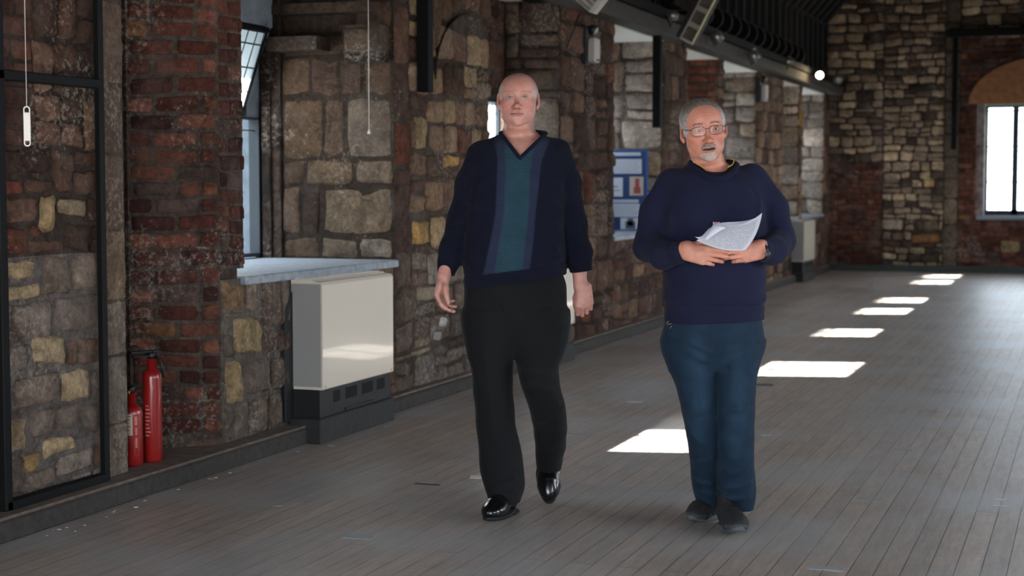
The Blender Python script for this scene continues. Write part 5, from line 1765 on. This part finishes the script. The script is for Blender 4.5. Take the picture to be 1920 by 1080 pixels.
# trousers
legA = A.rows([(585,869,972,-.0,.125),(620,871,968,-.01,.11),(660,877,963,-.02,.098),(700,884,962,-.03,.09),(750,889,963,-.035,.084),(800,893,968,-.03,.08),(850,898,978,-.02,.078),(885,900,983,-.02,.082),(912,907,984,-.025,.084),(930,913,979,-.03,.082),(941,917,974,-.03,.078)])
legB = A.rows([(585,964,1064,-.0,.125),(620,965,1064,-.02,.11),(660,966,1058,-.05,.10),(690,969,1047,-.08,.092),(720,975,1049,-.075,.09),(760,990,1060,-.03,.088),(800,1000,1064,.07,.084),(840,1004,1061,.16,.082),(870,1005,1054,.23,.080),(880,1006,1052,.26,.078)])
hips = A.rows([(500,880,1052,.0,.125),(530,872,1060,-.005,.135),(560,869,1063,-.005,.140),(600,869,1064,0,.14),(640,873,1063,.005,.12),(665,885,1050,.01,.09)])
def tr1(p):
    d = smin(smin(loft(p, legA, 2.1), loft(p, legB, 2.1), .004), loft(p, hips, 2.3), .035)
    f = (fold(p, L(880,590,-.1), L(955,615,-.11), .012, .006) + fold(p, L(1050,600,-.1), L(975,640,-.12), .014, .010) + fold(p, L(1055,625,-.1), L(985,662,-.12), .012, .008)
         + fold(p, L(985,600,-.13), L(1045,575,-.12), .012, .006) + fold(p, L(970,690,-.15), L(1040,705,-.16), .014, .010) + fold(p, L(975,718,-.15), L(1045,735,-.15), .012, .009)
         + fold(p, L(1000,740,-.12), L(1055,760,-.11), .012, .008) + fold(p, L(1010,790,-.04), L(1040,770,-.08), .012, .007) + fold(p, L(1010,855,.05), L(1055,838,.04), .012, .007)
         + fold(p, L(905,905,-.10), L(980,893,-.10), .010, .010) + fold(p, L(912,925,-.10), L(975,915,-.11), .009, .008) + fold(p, L(905,880,-.10), L(970,868,-.10), .010, .007)
         + fold(p, L(905,640,-.12), L(935,890,-.11), .008, .004) + fold(p, L(1005,720,-.15), L(1030,850,.02), .009, .004)
         + fold(p, L(890,720,-.1), L(950,740,-.11), .014, .004) + fold(p, L(930,560,-.14), L(968,640,-.10), .012, -.004))
    return d - f - .0018*wob(p, 20, 3.0)
BLKT = cloth_mat('black_trouser_cloth', '0e0f12', .85, .2, 600, .25, var=.15)
v_, f_ = polygonize(tr1, (-.28,-.26,.0), (.28,.30,1.04), .0055, amp=.012)
mesh_obj('trousers', [(v_, f_)], BLKT, P1)
# shoes
s1 = L(928, 966, -.13); s1[2] = 0.0
shoe(P1, (float(s1[0])+.012, float(s1[1])+.02, .0135), math.radians(-20), 0, 0, [SHB, SHS], 'slip')
f2 = floor_at(1028, 943); c_, sn_ = math.cos(YAW), math.sin(YAW); rel = f2 - A.o
fl2 = Vector((rel.x*c_ + rel.y*sn_, -rel.x*sn_ + rel.y*c_, 0))
shoe(P1, (fl2.x, fl2.y + .075, .082), math.radians(3), math.radians(48), 0, [SHB, SHS], 'slip')
# belt end peeping out under the sweater
# spectacles held in his right hand
tipc = (np.array(tips1[0])+np.array(tips1[4]))/2
gp = Vector([float(x) for x in tipc])
GM = plain('spectacle_black', '101012', .25, coat=.4)
hg_root = empty('spectacles', tuple(A.o + Vector((gp.x*c_ - gp.y*sn_, gp.x*sn_ + gp.y*c_, gp.z))), YAW)
tag(hg_root, 'black framed spectacles dangling from the bald man\'s fingers', 'glasses')
def lens_loop(cx, cz, w_, h_, ang, y=-.0):
    out = []
    for k in range(24):
        a = 2*PI*k/24; cc, ss_ = math.cos(a), math.sin(a)
        x = w_*math.copysign(abs(cc)**.6, cc); z = h_*math.copysign(abs(ss_)**.6, ss_)
        out.append((cx + x*math.cos(ang) - z*math.sin(ang), y, cz + x*math.sin(ang) + z*math.cos(ang)))
    return out
t0 = L(838, 590, -.08); 
def rl(px, py, dy=0.0):
    q = L(px, py, float(tipc[1]) + dy); return (float(q[0])-gp.x, float(q[1])-gp.y, float(q[2])-gp.z)
ca = rl(831, 604); cb_ = rl(820, 629)
fm = MB(); fm.tube(lens_loop(ca[0], ca[2], .0165, .0215, math.radians(-12)), .0012, 6, closed=True)
fm.tube(lens_loop(cb_[0], cb_[2], .0165, .0215, math.radians(-14)), .0017, 6, closed=True)
fm.tube([rl(826,615), rl(823,617), rl(825,620)], .0016, 6)
fm.build('frame_front', GM, hg_root)
gl_ = MB(); gl_.quad(lens_loop(ca[0], ca[2], .016, .021, math.radians(-12))); gl_.build('lens', LENSG, hg_root)
gl_ = MB(); gl_.quad(lens_loop(cb_[0], cb_[2], .016, .021, math.radians(-14))); gl_.build('lens', LENSG, hg_root)
tm = MB(); tm.tube([rl(832,593), (0,0,0), rl(843,578,.0), rl(846,577,.0)], .0014, 6)
tm.build('temple', GM, hg_root)
tm = MB(); tm.tube([rl(815,622,.0), rl(826,620,-.03), rl(834,612,-.05)], .0016, 6); tm.build('temple', GM, hg_root)
# rings of light are finger rings on the left hand
rg = MB()
for i, (a, b2_, r1_, r2_, k_) in enumerate([HP1R[2]]):
    a = np.array(a); b2_ = np.array(b2_); m0 = a*.45+b2_*.55; dr = unit(b2_-a)
    u_ = unit(np.cross(dr, (1,0,0))); v2_ = np.cross(dr, u_)
    rg.tube([tuple(m0 + (u_*math.cos(t)+v2_*math.sin(t))*.0108) for t in [2*PI*k/20 for k in range(20)]], .0013, 6, closed=True)
rg.build('finger_ring', plain('gold','c9a860',.2,metal=1), P1)

# ================================================================== MAN WITH PAPERS
B = Frame(1335, 993)
L = B.L
P2 = root_person(B, 'man in glasses and a navy sweatshirt and jeans reading out from papers in both hands')
o2 = dict(skin='c88a76', red='bb6555', shade='9a6458', lip='a05c54', browc='4a3c38', browk=.7, brow=.003, jaw=1.06, neck=.062, open=.0055)
hc = L(1321, 240, -.05)
HC2 = hc + V3(0, .045, 0); HR2 = rotm(5, -7, 2); HS2 = 1.06
def h2q(p): return ((p - HC2) @ HR2) / HS2
tors2 = B.rows([(306,1300,1372,.03,.055),(313,1280,1392,.03,.075),(321,1262,1408,.02,.092),(332,1248,1422,.015,.108),(350,1240,1432,.0,.125),(390,1238,1437,-.02,.145),(440,1240,1438,-.04,.162),
                (490,1243,1436,-.05,.172),(530,1246,1434,-.045,.172),(570,1246,1434,-.03,.160),(606,1246,1430,-.02,.148),(640,1250,1428,-.01,.135)])
bL = [L(1262,346,.01), L(1230,400,.0), L(1217,462,-.03), L(1245,478,-.17), L(1284,472,-.26)]
qL = [.066, .062, .060, .052, .040]
bR = [L(1408,338,.01), L(1447,390,.0), L(1462,450,-.03), L(1450,470,-.17), L(1422,470,-.26)]
qR = [.066, .062, .058, .050, .040]
def swe2(p):
    t_ = loft(p, tors2, 2.25)
    a = arm(p, bL, qL, .025); a = plane_cut(a, p, L(1279,472,-.26), bL[4]-bL[3])
    b = arm(p, bR, qR, .025); b = plane_cut(b, p, L(1428,471,-.26), bR[4]-bR[3])
    d = smin(smin(t_, a, .02), b, .02)
    f = (fold(p, L(1245,370,-.10), L(1262,440,-.15), .012, .008) + fold(p, L(1262,360,-.12), L(1275,430,-.17), .012, .004)
         + fold(p, L(1428,370,-.10), L(1412,440,-.15), .012, .008) + fold(p, L(1196,440,-.03), L(1236,455,-.08), .010, .009) + fold(p, L(1198,465,-.08), L(1245,470,-.16), .010, .009)
         + fold(p, L(1205,490,-.10), L(1262,488,-.22), .009, .007) + fold(p, L(1225,452,-.12), L(1262,460,-.22), .009, .007) + fold(p, L(1262,455,-.20), L(1268,494,-.22), .008, .006)
         + fold(p, L(1480,430,-.03), L(1445,450,-.10), .010, .009) + fold(p, L(1484,455,-.05), L(1440,462,-.18), .010, .009) + fold(p, L(1478,480,-.08), L(1435,486,-.22), .009, .008)
         + fold(p, L(1440,450,-.16), L(1436,494,-.22), .008, .006)
         + fold(p, L(1250,560,-.12), L(1330,572,-.18), .014, .008) + fold(p, L(1432,560,-.12), L(1350,575,-.18), .014, .008) + fold(p, L(1252,535,-.12), L(1300,552,-.18), .012, .006) + fold(p, L(1430,530,-.12), L(1390,552,-.17), .012, .006)
         + fold(p, L(1300,520,-.19), L(1390,526,-.19), .016, .005) + fold(p, L(1222,350,-.03), L(1212,430,-.03), .018, .005) + fold(p, L(1455,350,-.03), L(1470,430,-.03), .018, .005))
    return d - f - .0020*wob(p, 22, 4.0)
nk2 = L(1338, 306, -.0); ntip = L(1337, 326, -.07)
def neck2(p):
    e = ell(p, (nk2[0], .000, nk2[2]+.040), (.100, .118, .092))
    return e
hz2 = float(L(1340, 606, -.15)[2])
raga = [L(1303,308,-.05), L(1280,345,-.10), L(1252,395,-.10)]
ragb = [L(1376,303,-.05), L(1398,335,-.10), L(1425,385,-.10)]
def swe2f(p):
    d = swe2(p); d = np.maximum(d, -neck2(p)); d = np.maximum(d, hz2 - p[:,2] + .006*np.sin((p[:,0])*9))
    zz = p[:,2] - hz2
    tor = (np.abs(p[:,0]-float(nk2[0])+.0) < .23)
    d = d + tor*(.005*np.exp(-((zz - .066)/.006)**2)) - tor*.004*np.exp(-((zz-.095)/.02)**2)
    d = d + .0016*np.exp(-(np.abs((zz*240) % (2*PI) - PI)/1.2)**2)*0
    for s3 in (raga, ragb):
        for i in (0, 1): d = d + fold(p, s3[i], s3[i+1], .0035, .003)
    for (a, b2_) in ((L(1318,331,-.13), L(1337,352,-.15)), (L(1337,352,-.15), L(1356,329,-.13))): d = d + fold(p, a, b2_, .003, .002)
    # cuff seams
    for (w_, dr) in ((bL[4], unit(bL[3]-bL[4])), (bR[4], unit(bR[3]-bR[4]))):
        t_ = (p - w_) @ dr.astype(F32); r_ = np.linalg.norm(p - w_, axis=1)
        d = d + (r_ < .10)*.004*np.exp(-((t_ - .050)/.005)**2)
    return d
SW2 = cloth_mat('navy_sweatshirt', '171a32', .95, .35, 500, .15, var=.12)
mesh_obj('sweatshirt', [polygonize(swe2f, (-.42,-.36,.78), (.42,.22,1.50), .0048, amp=.012)], SW2, P2)
# rolled collar rib and black undershirt collar
def ring2(rx, ry, z0, dz, cy, n_=40, tilt=.05):
    out = []
    for k in range(n_):
        a = 2*PI*k/n_
        x = float(nk2[0]) + rx*math.cos(a); y = cy + ry*math.sin(a)
        z = z0 + dz*math.cos(a)*.0 + tilt*(math.sin(a)) - .012*max(0, -math.sin(a))**2
        out.append((x, y, z))
    return out
zc2 = float(nk2[2])
pr = []
for k in range(44):
    a = 2*PI*k/44; ca_, sa_ = math.cos(a), math.sin(a)
    x = float(nk2[0]) + .090*ca_; y0_ = .002 + .103*sa_
    # find the top surface below this ring point
    zs_ = np.linspace(zc2+.08, zc2-.12, 300).astype(F32)
    pp = np.stack([np.full_like(zs_, x), np.full_like(zs_, y0_), zs_], 1)
    dd2 = swe2(pp); i = int(np.argmax(dd2 < 0)); z_ = float(zs_[i]) if dd2[i] < 0 else zc2-.05
    pr.append([x, y0_, z_])
pr = np.array(pr)
for _ in range(3): pr[:,2] = (np.roll(pr[:,2],1)+pr[:,2]+np.roll(pr[:,2],-1))/3
band('collar', [tuple(q+np.array([0,0,.002])) for q in pr], .0115, cloth_mat('sweat_rib', '10152c', .95, .5, 300, .1), P2, closed=True)
ctr = np.array([float(nk2[0]), .012, 0])
us = [tuple(np.array([ctr[0]+(q[0]-ctr[0])*.84, ctr[1]+(q[1]-ctr[1])*.84, q[2]+.006])) for q in pr]
band('undershirt_collar', us, .012, cloth_mat('black_tee', '070709', .9, .4, 400, .05), P2, closed=True)
# yellow lanyard round the neck
ly = []
for k in range(-13, 14):
    a = math.radians(90 + k*11.0); x = float(nk2[0]) + .080*math.cos(a); y = .008 + .086*math.sin(a)
    j = int(round((math.degrees(math.atan2(y-.002, x-float(nk2[0]))) % 360)/360*44)) % 44
    ly.append((x, y, float(pr[j][2])+.018 + .010*max(0,-math.sin(a))))
band('lanyard', ly, .0017, plain('lanyard_yellow','d8b84a',.6), P2)

# hands closed on the papers
def fixside(args, want):  # want: (idx_a, idx_b, axis, sign)
    for side in (1, -1):
        P_, t_ = hand_prims(*args, side=side)
        K = [P_[4*0][1], P_[4*3][1]]
        if (K[0][2] - K[1][2]) * want > 0: return P_, t_
    return P_, t_
HQ1, tq1 = fixside((L(1283,472,-.262), (.86,-.34,-.14), (.25,.92,-.10), [(10,22,12),(20,26,14),(30,34,18),(38,40,20)], [(.60,.50,.45),(.85,.05,.5),(.95,-.1,.3)], .98), 1)
HQ2, tq2 = fixside((L(1430,470,-.262), (-.86,-.34,-.08), (-.25,.92,-.10), [(14,24,12),(24,30,14),(34,36,18),(42,40,20)], [(.60,.50,.45),(.85,.05,.5),(.95,-.1,.3)], .98), 1)
bod2 = [(z-.008, cx, cy, a-.020, b-.016) for (z, cx, cy, a, b) in tors2]
def body2(p):
    q = h2q(p)
    d = smin(head_sdf(q, o2), ell(q, (0, -.018, -.118), (.052, .040, .022)), .016)*HS2
    nb_ = L(1337,330,.03)
    d = smin(d, cap(p, HC2+V3(.002,.032,-.06), nb_, .060, .064), .012)
    t_ = loft(p, bod2, 2.25)
    return smin(d, t_, .03)
def askin(p, pts, rr, hp):
    d = cap(p, pts[3], hp[0][0], rr[3]-.018, .027)
    return smin(d, prims_sdf(p, hp), .014)
zneck = float(L(1337, 322, 0)[2])
hd = polygonize(lambda p: np.maximum(body2(p), zneck-.04-p[:,2]), V3(HC2[0]-.13, HC2[1]-.15, zneck-.05), HC2+V3(.13,.16,.14), .0022)
tr_ = polygonize(cut(body2, .95, zneck-.03), (-.45,-.24,.93), (.45,.2,zneck-.01), .008)
h2a = polygonize(lambda p: askin(p, bL, qL, HQ1), bL[4]+V3(-.09,-.16,-.11), bL[4]+V3(.23,.13,.10), .0023)
h2b = polygonize(lambda p: askin(p, bR, qR, HQ2), bR[4]+V3(-.23,-.16,-.11), bR[4]+V3(.09,.13,.10), .0023)
def skc2(v):
    q = h2q(v.astype(F32)); c = skin_col(q, o2)
    st_ = np.clip(1 - np.sqrt(((np.abs(q[:,0]))/.045)**2 + ((q[:,2]+.085)/.05)**2), 0, 1)*(q[:,1] < -.03)
    return c*(1-.25*st_[:,None]) + rgb('9a8c86')*.25*st_[:,None]
mesh_obj('body', [hd, tr_, h2a, h2b], SKIN, P2, skc2)
Mh2 = Matrix.Translation(Vector(HC2.tolist())) @ Matrix(HR2.tolist()).to_4x4() @ Matrix.Scale(HS2, 4)
for sx_ in (-1, 1): eyeball(P2, Mh2, sx_*.031, (0, 0))
def hair2(p):
    q = h2q(p); ax = np.abs(q[:,0])
    fore = ell(q, (0, -.085, .022), (.0705, .098, .066))
    reg = np.minimum(fore, np.minimum(q[:,1] + .050, q[:,2] + .030 + 1.0*np.clip(q[:,1]+.02, -1, .0)))
    t_ = np.clip(reg/.012, -1, 1)
    ear = ell(np.c_[ax, q[:,1:]], (.084,.006,-.012), (.02,.018,.032))
    d = np.maximum(head_sdf(q, dict(o2, noear=1)), -ear+.003) - .0050*t_ - .0016*wob(q, 240, 2)*(t_ > 0)
    return np.maximum(d, -.060-q[:,2])
def hcol2(v):
    q = h2q(v.astype(F32)); t_ = np.clip((q[:,2]-.02)/.06, 0, 1)[:,None]
    n_ = (.5+.5*np.sin(q[:,0]*900+q[:,2]*300)*np.sin(q[:,1]*700))[:,None]
    return (rgb('b4aeac')*(1-t_) + rgb('6a5e56')*t_)*(.8+.35*n_)
mesh_obj('hair', [polygonize(hair2, HC2-V3(.11,.10,.08), HC2+V3(.11,.15,.14), .0024)], HAIR, P2, hcol2)
def beard2(p):
    q = h2q(p); ax = np.abs(q[:,0])
    mo = -ell(q, (0,-.09,-.0560), (.026,.03,.0058))
    mo = np.maximum(mo, -cap(np.c_[ax, q[:,1:]], (.020,-.09,-.058), (.029,-.085,-.064), .0045, .003))
    go = smin(-ell(q, (0,-.075,-.100), (.031,.05,.021)), ell(q, (0, -.1, -.076), (.024,.05,.011)), .003)
    reg = np.maximum(mo, go)
    t_ = np.clip(reg/.006, -1, 1)
    return head_sdf(q, o2) - .0014*t_ - (.0008*wob(q, 520, 5) + .0005)*(t_ > 0)
def bcol(v):
    q = h2q(v.astype(F32)); m_ = (q[:,2] > -.068)[:,None]
    return np.where(m_, rgb('94807a'), rgb('bfa9a0'))
mesh_obj('goatee', [polygonize(beard2, HC2-V3(.06,.15,.14), HC2+V3(.06,-.02,-.02), .0018)], HAIR, P2, bcol)
tt = MB(); tt.box((-.014,-.092,-.0675),(.010,-.086,-.0625), M=Mh2, bev=.002); tt.build('teeth', plain('teeth','c9bdae',.3), P2)
glasses(P2, Mh2, 'spectacles', plain('bronze_frame','5a4438',.3,metal=.7), .0255, .0165)

# jeans
jA = B.rows([(640,1241,1345,.0,.12),(680,1250,1345,-.01,.105),(720,1266,1347,-.015,.095),(760,1277,1348,-.02,.088),(800,1284,1349,.02,.084),(850,1293,1349,.08,.082),(890,1296,1350,.16,.080),(915,1298,1350,.20,.082),(936,1304,1350,.23,.080),(944,1308,1348,.24,.076)])
jB = B.rows([(640,1338,1432,.0,.12),(680,1342,1424,-.02,.105),(720,1343,1417,-.04,.098),(760,1343,1415,-.05,.092),(800,1344,1414,-.03,.088),(850,1345,1413,.02,.086),(890,1345,1414,.06,.084),(915,1344,1418,.08,.086),(940,1346,1416,.10,.084),(954,1352,1412,.11,.078)])
jh = B.rows([(575,1256,1424,-.01,.13),(605,1247,1429,-.01,.138),(630,1241,1431,.0,.14),(660,1246,1428,.005,.13),(690,1262,1412,.01,.10)])
def jeans(p):
    d = smin(smin(loft(p, jA, 2.15), loft(p, jB, 2.15), .004), loft(p, jh, 2.3), .03)
    f = (fold(p, L(1345,690,-.13), L(1290,660,-.12), .012, .008) + fold(p, L(1345,700,-.13), L(1400,670,-.13), .012, .008) + fold(p, L(1340,665,-.14), L(1280,635,-.12), .010, .006) + fold(p, L(1350,665,-.14), L(1415,640,-.12), .010, .006)
         + fold(p, L(1275,770,-.11), L(1340,790,-.11), .012, .006) + fold(p, L(1350,775,-.15), L(1412,760,-.14), .012, .007) + fold(p, L(1352,800,-.16), L(1410,790,-.15), .011, .006)
         + fold(p, L(1295,900,.10), L(1345,912,.09), .010, .010) + fold(p, L(1298,920,.13), L(1345,928,.13), .008, .008) + fold(p, L(1290,870,.05), L(1340,860,.0), .010, .006)
         + fold(p, L(1345,918,.0), L(1415,905,-.01), .010, .013) + fold(p, L(1350,938,.01), L(1415,932,.01), .009, .009) + fold(p, L(1352,890,-.02), L(1408,878,-.04), .010, .007)
         + fold(p, L(1310,700,-.12), L(1325,880,-.10), .008, .004) + fold(p, L(1385,690,-.14), L(1380,880,-.17), .008, .004)
         - fold(p, L(1345,615,-.16), L(1345,680,-.14), .006, .004))
    return d - f - .0018*wob(p, 22, 6.0)
def jcol(v):
    q = v; base = rgb('14283a'); hi = rgb('264055')
    A_ = L(1385,760,-.15); B_ = L(1310,740,-.11)
    f1 = np.exp(-((q[:,0]-A_[0])/.035)**2)*(q[:,1] < -.06); f2_ = np.exp(-((q[:,0]-B_[0])/.035)**2)*(q[:,1] < -.03)
    k = np.clip(.55*(f1+f2_)*np.clip((1.0-q[:,2])/.5,0,1) + .10*wob(v, 40, 2), 0, 1)[:,None]
    return base*(1-k)+hi*k
DEN = cloth_mat('denim', None, .85, .4, 900, .12, var=.18)
v_, f_ = polygonize(jeans, (-.28,-.28,.0), (.28,.24,.92), .0052, amp=.012)
jo = mesh_obj('jeans', [(v_, f_)], DEN, P2, jcol)
seam = MB()
def onfront(x, z): 
    y = front_y(jeans, x, z); return (x, (y if y is not None else -.12)-.001, z)
pA = L(1246,608,-.12); pB = L(1262,622,-.14)
for k in range(3):
    a0 = L(1250+4*k,606+6*k,-.12); a1 = L(1266-2*k,601+6*k,-.13)
    seam.tube([onfront(float(a0[0]), float(a0[2])), onfront(float((a0[0]+a1[0])/2), float((a0[2]+a1[2])/2)), onfront(float(a1[0]), float(a1[2]))], .0011, 5)
seam.build('pocket_stitching', plain('stitch','b8b0a0',.8), jo)
# trainers
def loc_floor(px, py):
    rel = floor_at(px, py) - B.o
    return Vector((rel.x*math.cos(YAW)+rel.y*math.sin(YAW), -rel.x*math.sin(YAW)+rel.y*math.cos(YAW), 0))
q1 = loc_floor(1290, 980); yw_ = math.radians(-42)
shoe(P2, (q1.x + .100*math.sin(-yw_)+.016, q1.y + .100*math.cos(yw_), .001), yw_, 0, 0, [TRB, TRS, TRT, TRL], 'lace')
q2 = loc_floor(1381, 1010)
shoe(P2, (q2.x, q2.y+.100, .009), math.radians(3), math.radians(-4), 0, [TRB, TRS, TRT, TRL], 'lace')
# wrist watch
wc = (np.array(bR[4])*.75 + np.array(HQ2[0][0])*.25); wd = unit(np.array([-.86,-.34,-.08])); u1 = unit(np.cross(wd, (0,0,1))); u2 = np.cross(wd, u1)
wc = np.array(L(1431,471,-.262), float)
wb_ = MB(); wb_.tube([tuple(wc + (u1*math.cos(t)*.031+u2*math.sin(t)*.030)) for t in [2*PI*k/26 for k in range(26)]], .0045, 6, closed=True)
wo_ = wb_.build('watch_strap', plain('strap_dark','1a1a1c',.4), P2)
wf_ = MB(); wf_.lathe([(.001,.0),(.011,.0),(.011,.004),(.009,.005),(.001,.008)], M=Matrix.Translation(wc + np.array([.012,-.029,-.008])) @ Matrix.Rotation(PI/2,4,'X'), seg=24)
wf_.build('watch_face', plain('watch_steel','45484c',.4,metal=.5), wo_, smooth=False)
# union flag pin badge
fy = front_y(swe2, float(L(1343,420,-.17)[0]), float(L(1343,420,-.17)[2]))
bp0 = L(1343,420,fy-.004); s_ = .0265; hgt = .015
bd_ = empty('flag_badge', (0,0,0)); bd_.parent = P2
FB = plain('flag_blue','2a3f86',.4); FW = plain('flag_white','e4dfe2',.4); FR = plain('flag_red','b8283a',.4); GD = plain('pin_gold','c9b27a',.3,metal=.8)
bx0, by0, bz0 = float(bp0[0])-s_/2, float(bp0[1]), float(bp0[2])-hgt/2
pl_ = MB(); pl_.box((bx0,by0,bz0),(bx0+s_,by0+.002,bz0+hgt)); bd_mesh = pl_.build('flag_badge', FB, P2)
bpy.data.objects.remove(bd_)
wx_ = MB()
for (sg) in (1,-1):
    ang = math.atan2(hgt, s_)*sg; ln = math.hypot(s_, hgt)*.94
    M_ = Matrix.Translation((bx0+s_/2, by0-.0004, bz0+hgt/2)) @ Matrix.Rotation(-ang, 4, 'Y')
    wx_.box((-ln/2,-.0002,-.0014),(ln/2,.0004,.0014), M=M_)
wx_.box((bx0+s_/2-.0026,by0-.0008,bz0),(bx0+s_/2+.0026,by0,bz0+hgt)); wx_.box((bx0,by0-.0008,bz0+hgt/2-.0026),(bx0+s_,by0,bz0+hgt/2+.0026))
wx_.build('flag_white_cross', FW, bd_mesh)
rx_ = MB()
for (sg) in (1,-1):
    ang = math.atan2(hgt, s_)*sg; ln = math.hypot(s_, hgt)*.94
    M_ = Matrix.Translation((bx0+s_/2, by0-.0009, bz0+hgt/2)) @ Matrix.Rotation(-ang, 4, 'Y')
    rx_.box((-ln/2,-.0001,-.0005),(ln/2,.0002,.0005), M=M_)
rx_.box((bx0+s_/2-.0014,by0-.0014,bz0),(bx0+s_/2+.0014,by0-.0008,bz0+hgt)); rx_.box((bx0,by0-.0014,bz0+hgt/2-.0014),(bx0+s_,by0-.0008,bz0+hgt/2+.0014))
rx_.build('flag_red_cross', FR, bd_mesh)
gd_ = MB(); gd_.box((bx0+s_/2-.004,by0-.001,bz0-.006),(bx0+s_/2+.004,by0+.001,bz0-.0005), bev=.001); gd_.build('gold_bar', GD, bd_mesh)

# sheaf of papers
PAPM = bpy.data.materials.new('printed_paper'); PAPM.use_nodes = True
n = PAPM.node_tree; b = n.nodes['Principled BSDF']; LK = n.links
t = N(n, 'ShaderNodeUVMap'); t.uv_map = 'uv'
sx2 = N(n, 'ShaderNodeSeparateXYZ'); LK.new(t.outputs[0], sx2.inputs[0])
def mth(op, a_, b_=None):
    q = N(n, 'ShaderNodeMath', operation=op)
    for i, z in enumerate((a_, b_)):
        if z is None: continue
        if isinstance(z, (int, float)): q.inputs[i].default_value = z
        else: LK.new(z, q.inputs[i])
    return q.outputs[0]
row = mth('MULTIPLY', sx2.outputs[1], 30.0); fr2 = mth('FRACT', row); isl = mth('LESS_THAN', fr2, .42)
wn = N(n, 'ShaderNodeTexNoise'); wn.inputs['Scale'].default_value = 1.0; wn.inputs['Detail'].default_value = 3; wn.inputs['Roughness'].default_value = .8
cb3 = N(n, 'ShaderNodeCombineXYZ'); LK.new(mth('MULTIPLY', sx2.outputs[0], 60.0), cb3.inputs[0]); LK.new(mth('MULTIPLY', mth('FLOOR', row), 7.3), cb3.inputs[1])
LK.new(cb3.outputs[0], wn.inputs['Vector'])
words_ = mth('GREATER_THAN', wn.outputs[0], .45)
mg = mth('MULTIPLY', mth('GREATER_THAN', sx2.outputs[0], .07), mth('LESS_THAN', sx2.outputs[0], .93))
mg = mth('MULTIPLY', mg, mth('MULTIPLY', mth('GREATER_THAN', sx2.outputs[1], .06), mth('LESS_THAN', sx2.outputs[1], .93)))
fac = mth('MULTIPLY', mth('MULTIPLY', isl, words_), mth('MULTIPLY', mg, .75))
mx = N(n, 'ShaderNodeMix', data_type='RGBA'); mx.inputs[6].default_value = hexc('bcbec8'); mx.inputs[7].default_value = hexc('3e4048')
LK.new(fac, mx.inputs[0]); LK.new(mx.outputs[2], b.inputs['Base Color']); b.inputs['Roughness'].default_value = .6
def bez(P, u):
    n_ = len(P)-1; return sum(math.comb(n_, i)*u**i*(1-u)**(n_-i)*P[i] for i in range(n_+1))
def sheet_mesh(name, rows_, root, off, nu=26, nv=18, mat=PAPM):
    """rows_: list (bottom->top) of control point lists (left->right) in the man's frame"""
    V_, F_, UV = [], [], []
    for side in (0, 1):
        for j in range(nv+1):
            v = j/nv
            for i in range(nu+1):
                u = i/nu
                p_ = bez([bez(r_, u) for r_ in rows_], v)
                V_.append(tuple(p_ - off + np.array([0, side*.0005, 0]))); UV.append((u, v))
    K_ = (nu+1)*(nv+1)
    for j in range(nv):
        for i in range(nu):
            a = j*(nu+1)+i
            F_.append((a, a+1, a+nu+2, a+nu+1)); F_.append((K_+a, K_+a+nu+1, K_+a+nu+2, K_+a+1))
    me = bpy.data.meshes.new(name); me.from_pydata(V_, [], F_); me.update()
    uvl = me.uv_layers.new(name='uv')
    for lp in me.loops: uvl.data[lp.index].uv = UV[lp.vertex_index]
    me.polygons.foreach_set('use_smooth', [True]*len(F_)); me.materials.append(mat)
    o = bpy.data.objects.new(name, me); C.objects.link(o); o.parent = root; return o
pr_o = L(1365, 462, -.36).astype(float)
c_, sn_ = math.cos(YAW), math.sin(YAW)
pr_root = empty('paper_sheaf', tuple(B.o + Vector((pr_o[0]*c_ - pr_o[1]*sn_, pr_o[0]*sn_ + pr_o[1]*c_, pr_o[2]))), YAW)
tag(pr_root, 'curling sheaf of printed white papers held in both hands', 'papers')
def Q(px, py, y): return L(px, py, y).astype(float)
front_rows = [[Q(1306,451,-.355), Q(1332,462,-.370), Q(1356,474,-.375), Q(1398,469,-.372)],
              [Q(1318,448,-.365), Q(1345,452,-.385), Q(1375,460,-.385), Q(1412,452,-.375)],
              [Q(1328,436,-.355), Q(1352,432,-.375), Q(1385,438,-.375), Q(1424,432,-.350)],
              [Q(1344,422,-.345), Q(1372,424,-.360), Q(1400,424,-.360), Q(1429,399,-.325)]]
sheet_mesh('printed_sheet', front_rows, pr_root, pr_o)
off2 = [[p_ + np.array([0,.006,.001]) for p_ in r_] for r_ in front_rows]
off2[3] = [Q(1336,423,-.33), Q(1362,410,-.325), Q(1388,424,-.34), Q(1427,404,-.31)]
PAPB = plain('plain_paper', 'c6cad8', .6)
sheet_mesh('back_sheet', off2, pr_root, pr_o, mat=PAPB)
off3 = [[p_ + np.array([0,.011,-.001]) for p_ in r_] for r_ in front_rows]
off3[0][0] = Q(1303,444,-.34); off3[2][0] = Q(1322,434,-.34); off3[3] = [Q(1330,428,-.32), Q(1356,416,-.315), Q(1380,420,-.32), Q(1420,410,-.30)]
sheet_mesh('back_sheet', off3, pr_root, pr_o, mat=PAPB)
# folded-over white page edge along the left
fl_rows = [[Q(1320,451,-.372), Q(1323,449,-.376), Q(1328,449,-.374)], [Q(1326,438,-.372), Q(1332,436,-.38), Q(1338,438,-.376)], [Q(1340,424,-.362), Q(1350,424,-.372), Q(1362,427,-.368)]]
sheet_mesh('folded_page', fl_rows, pr_root, pr_o, 8, 10, PAPB)
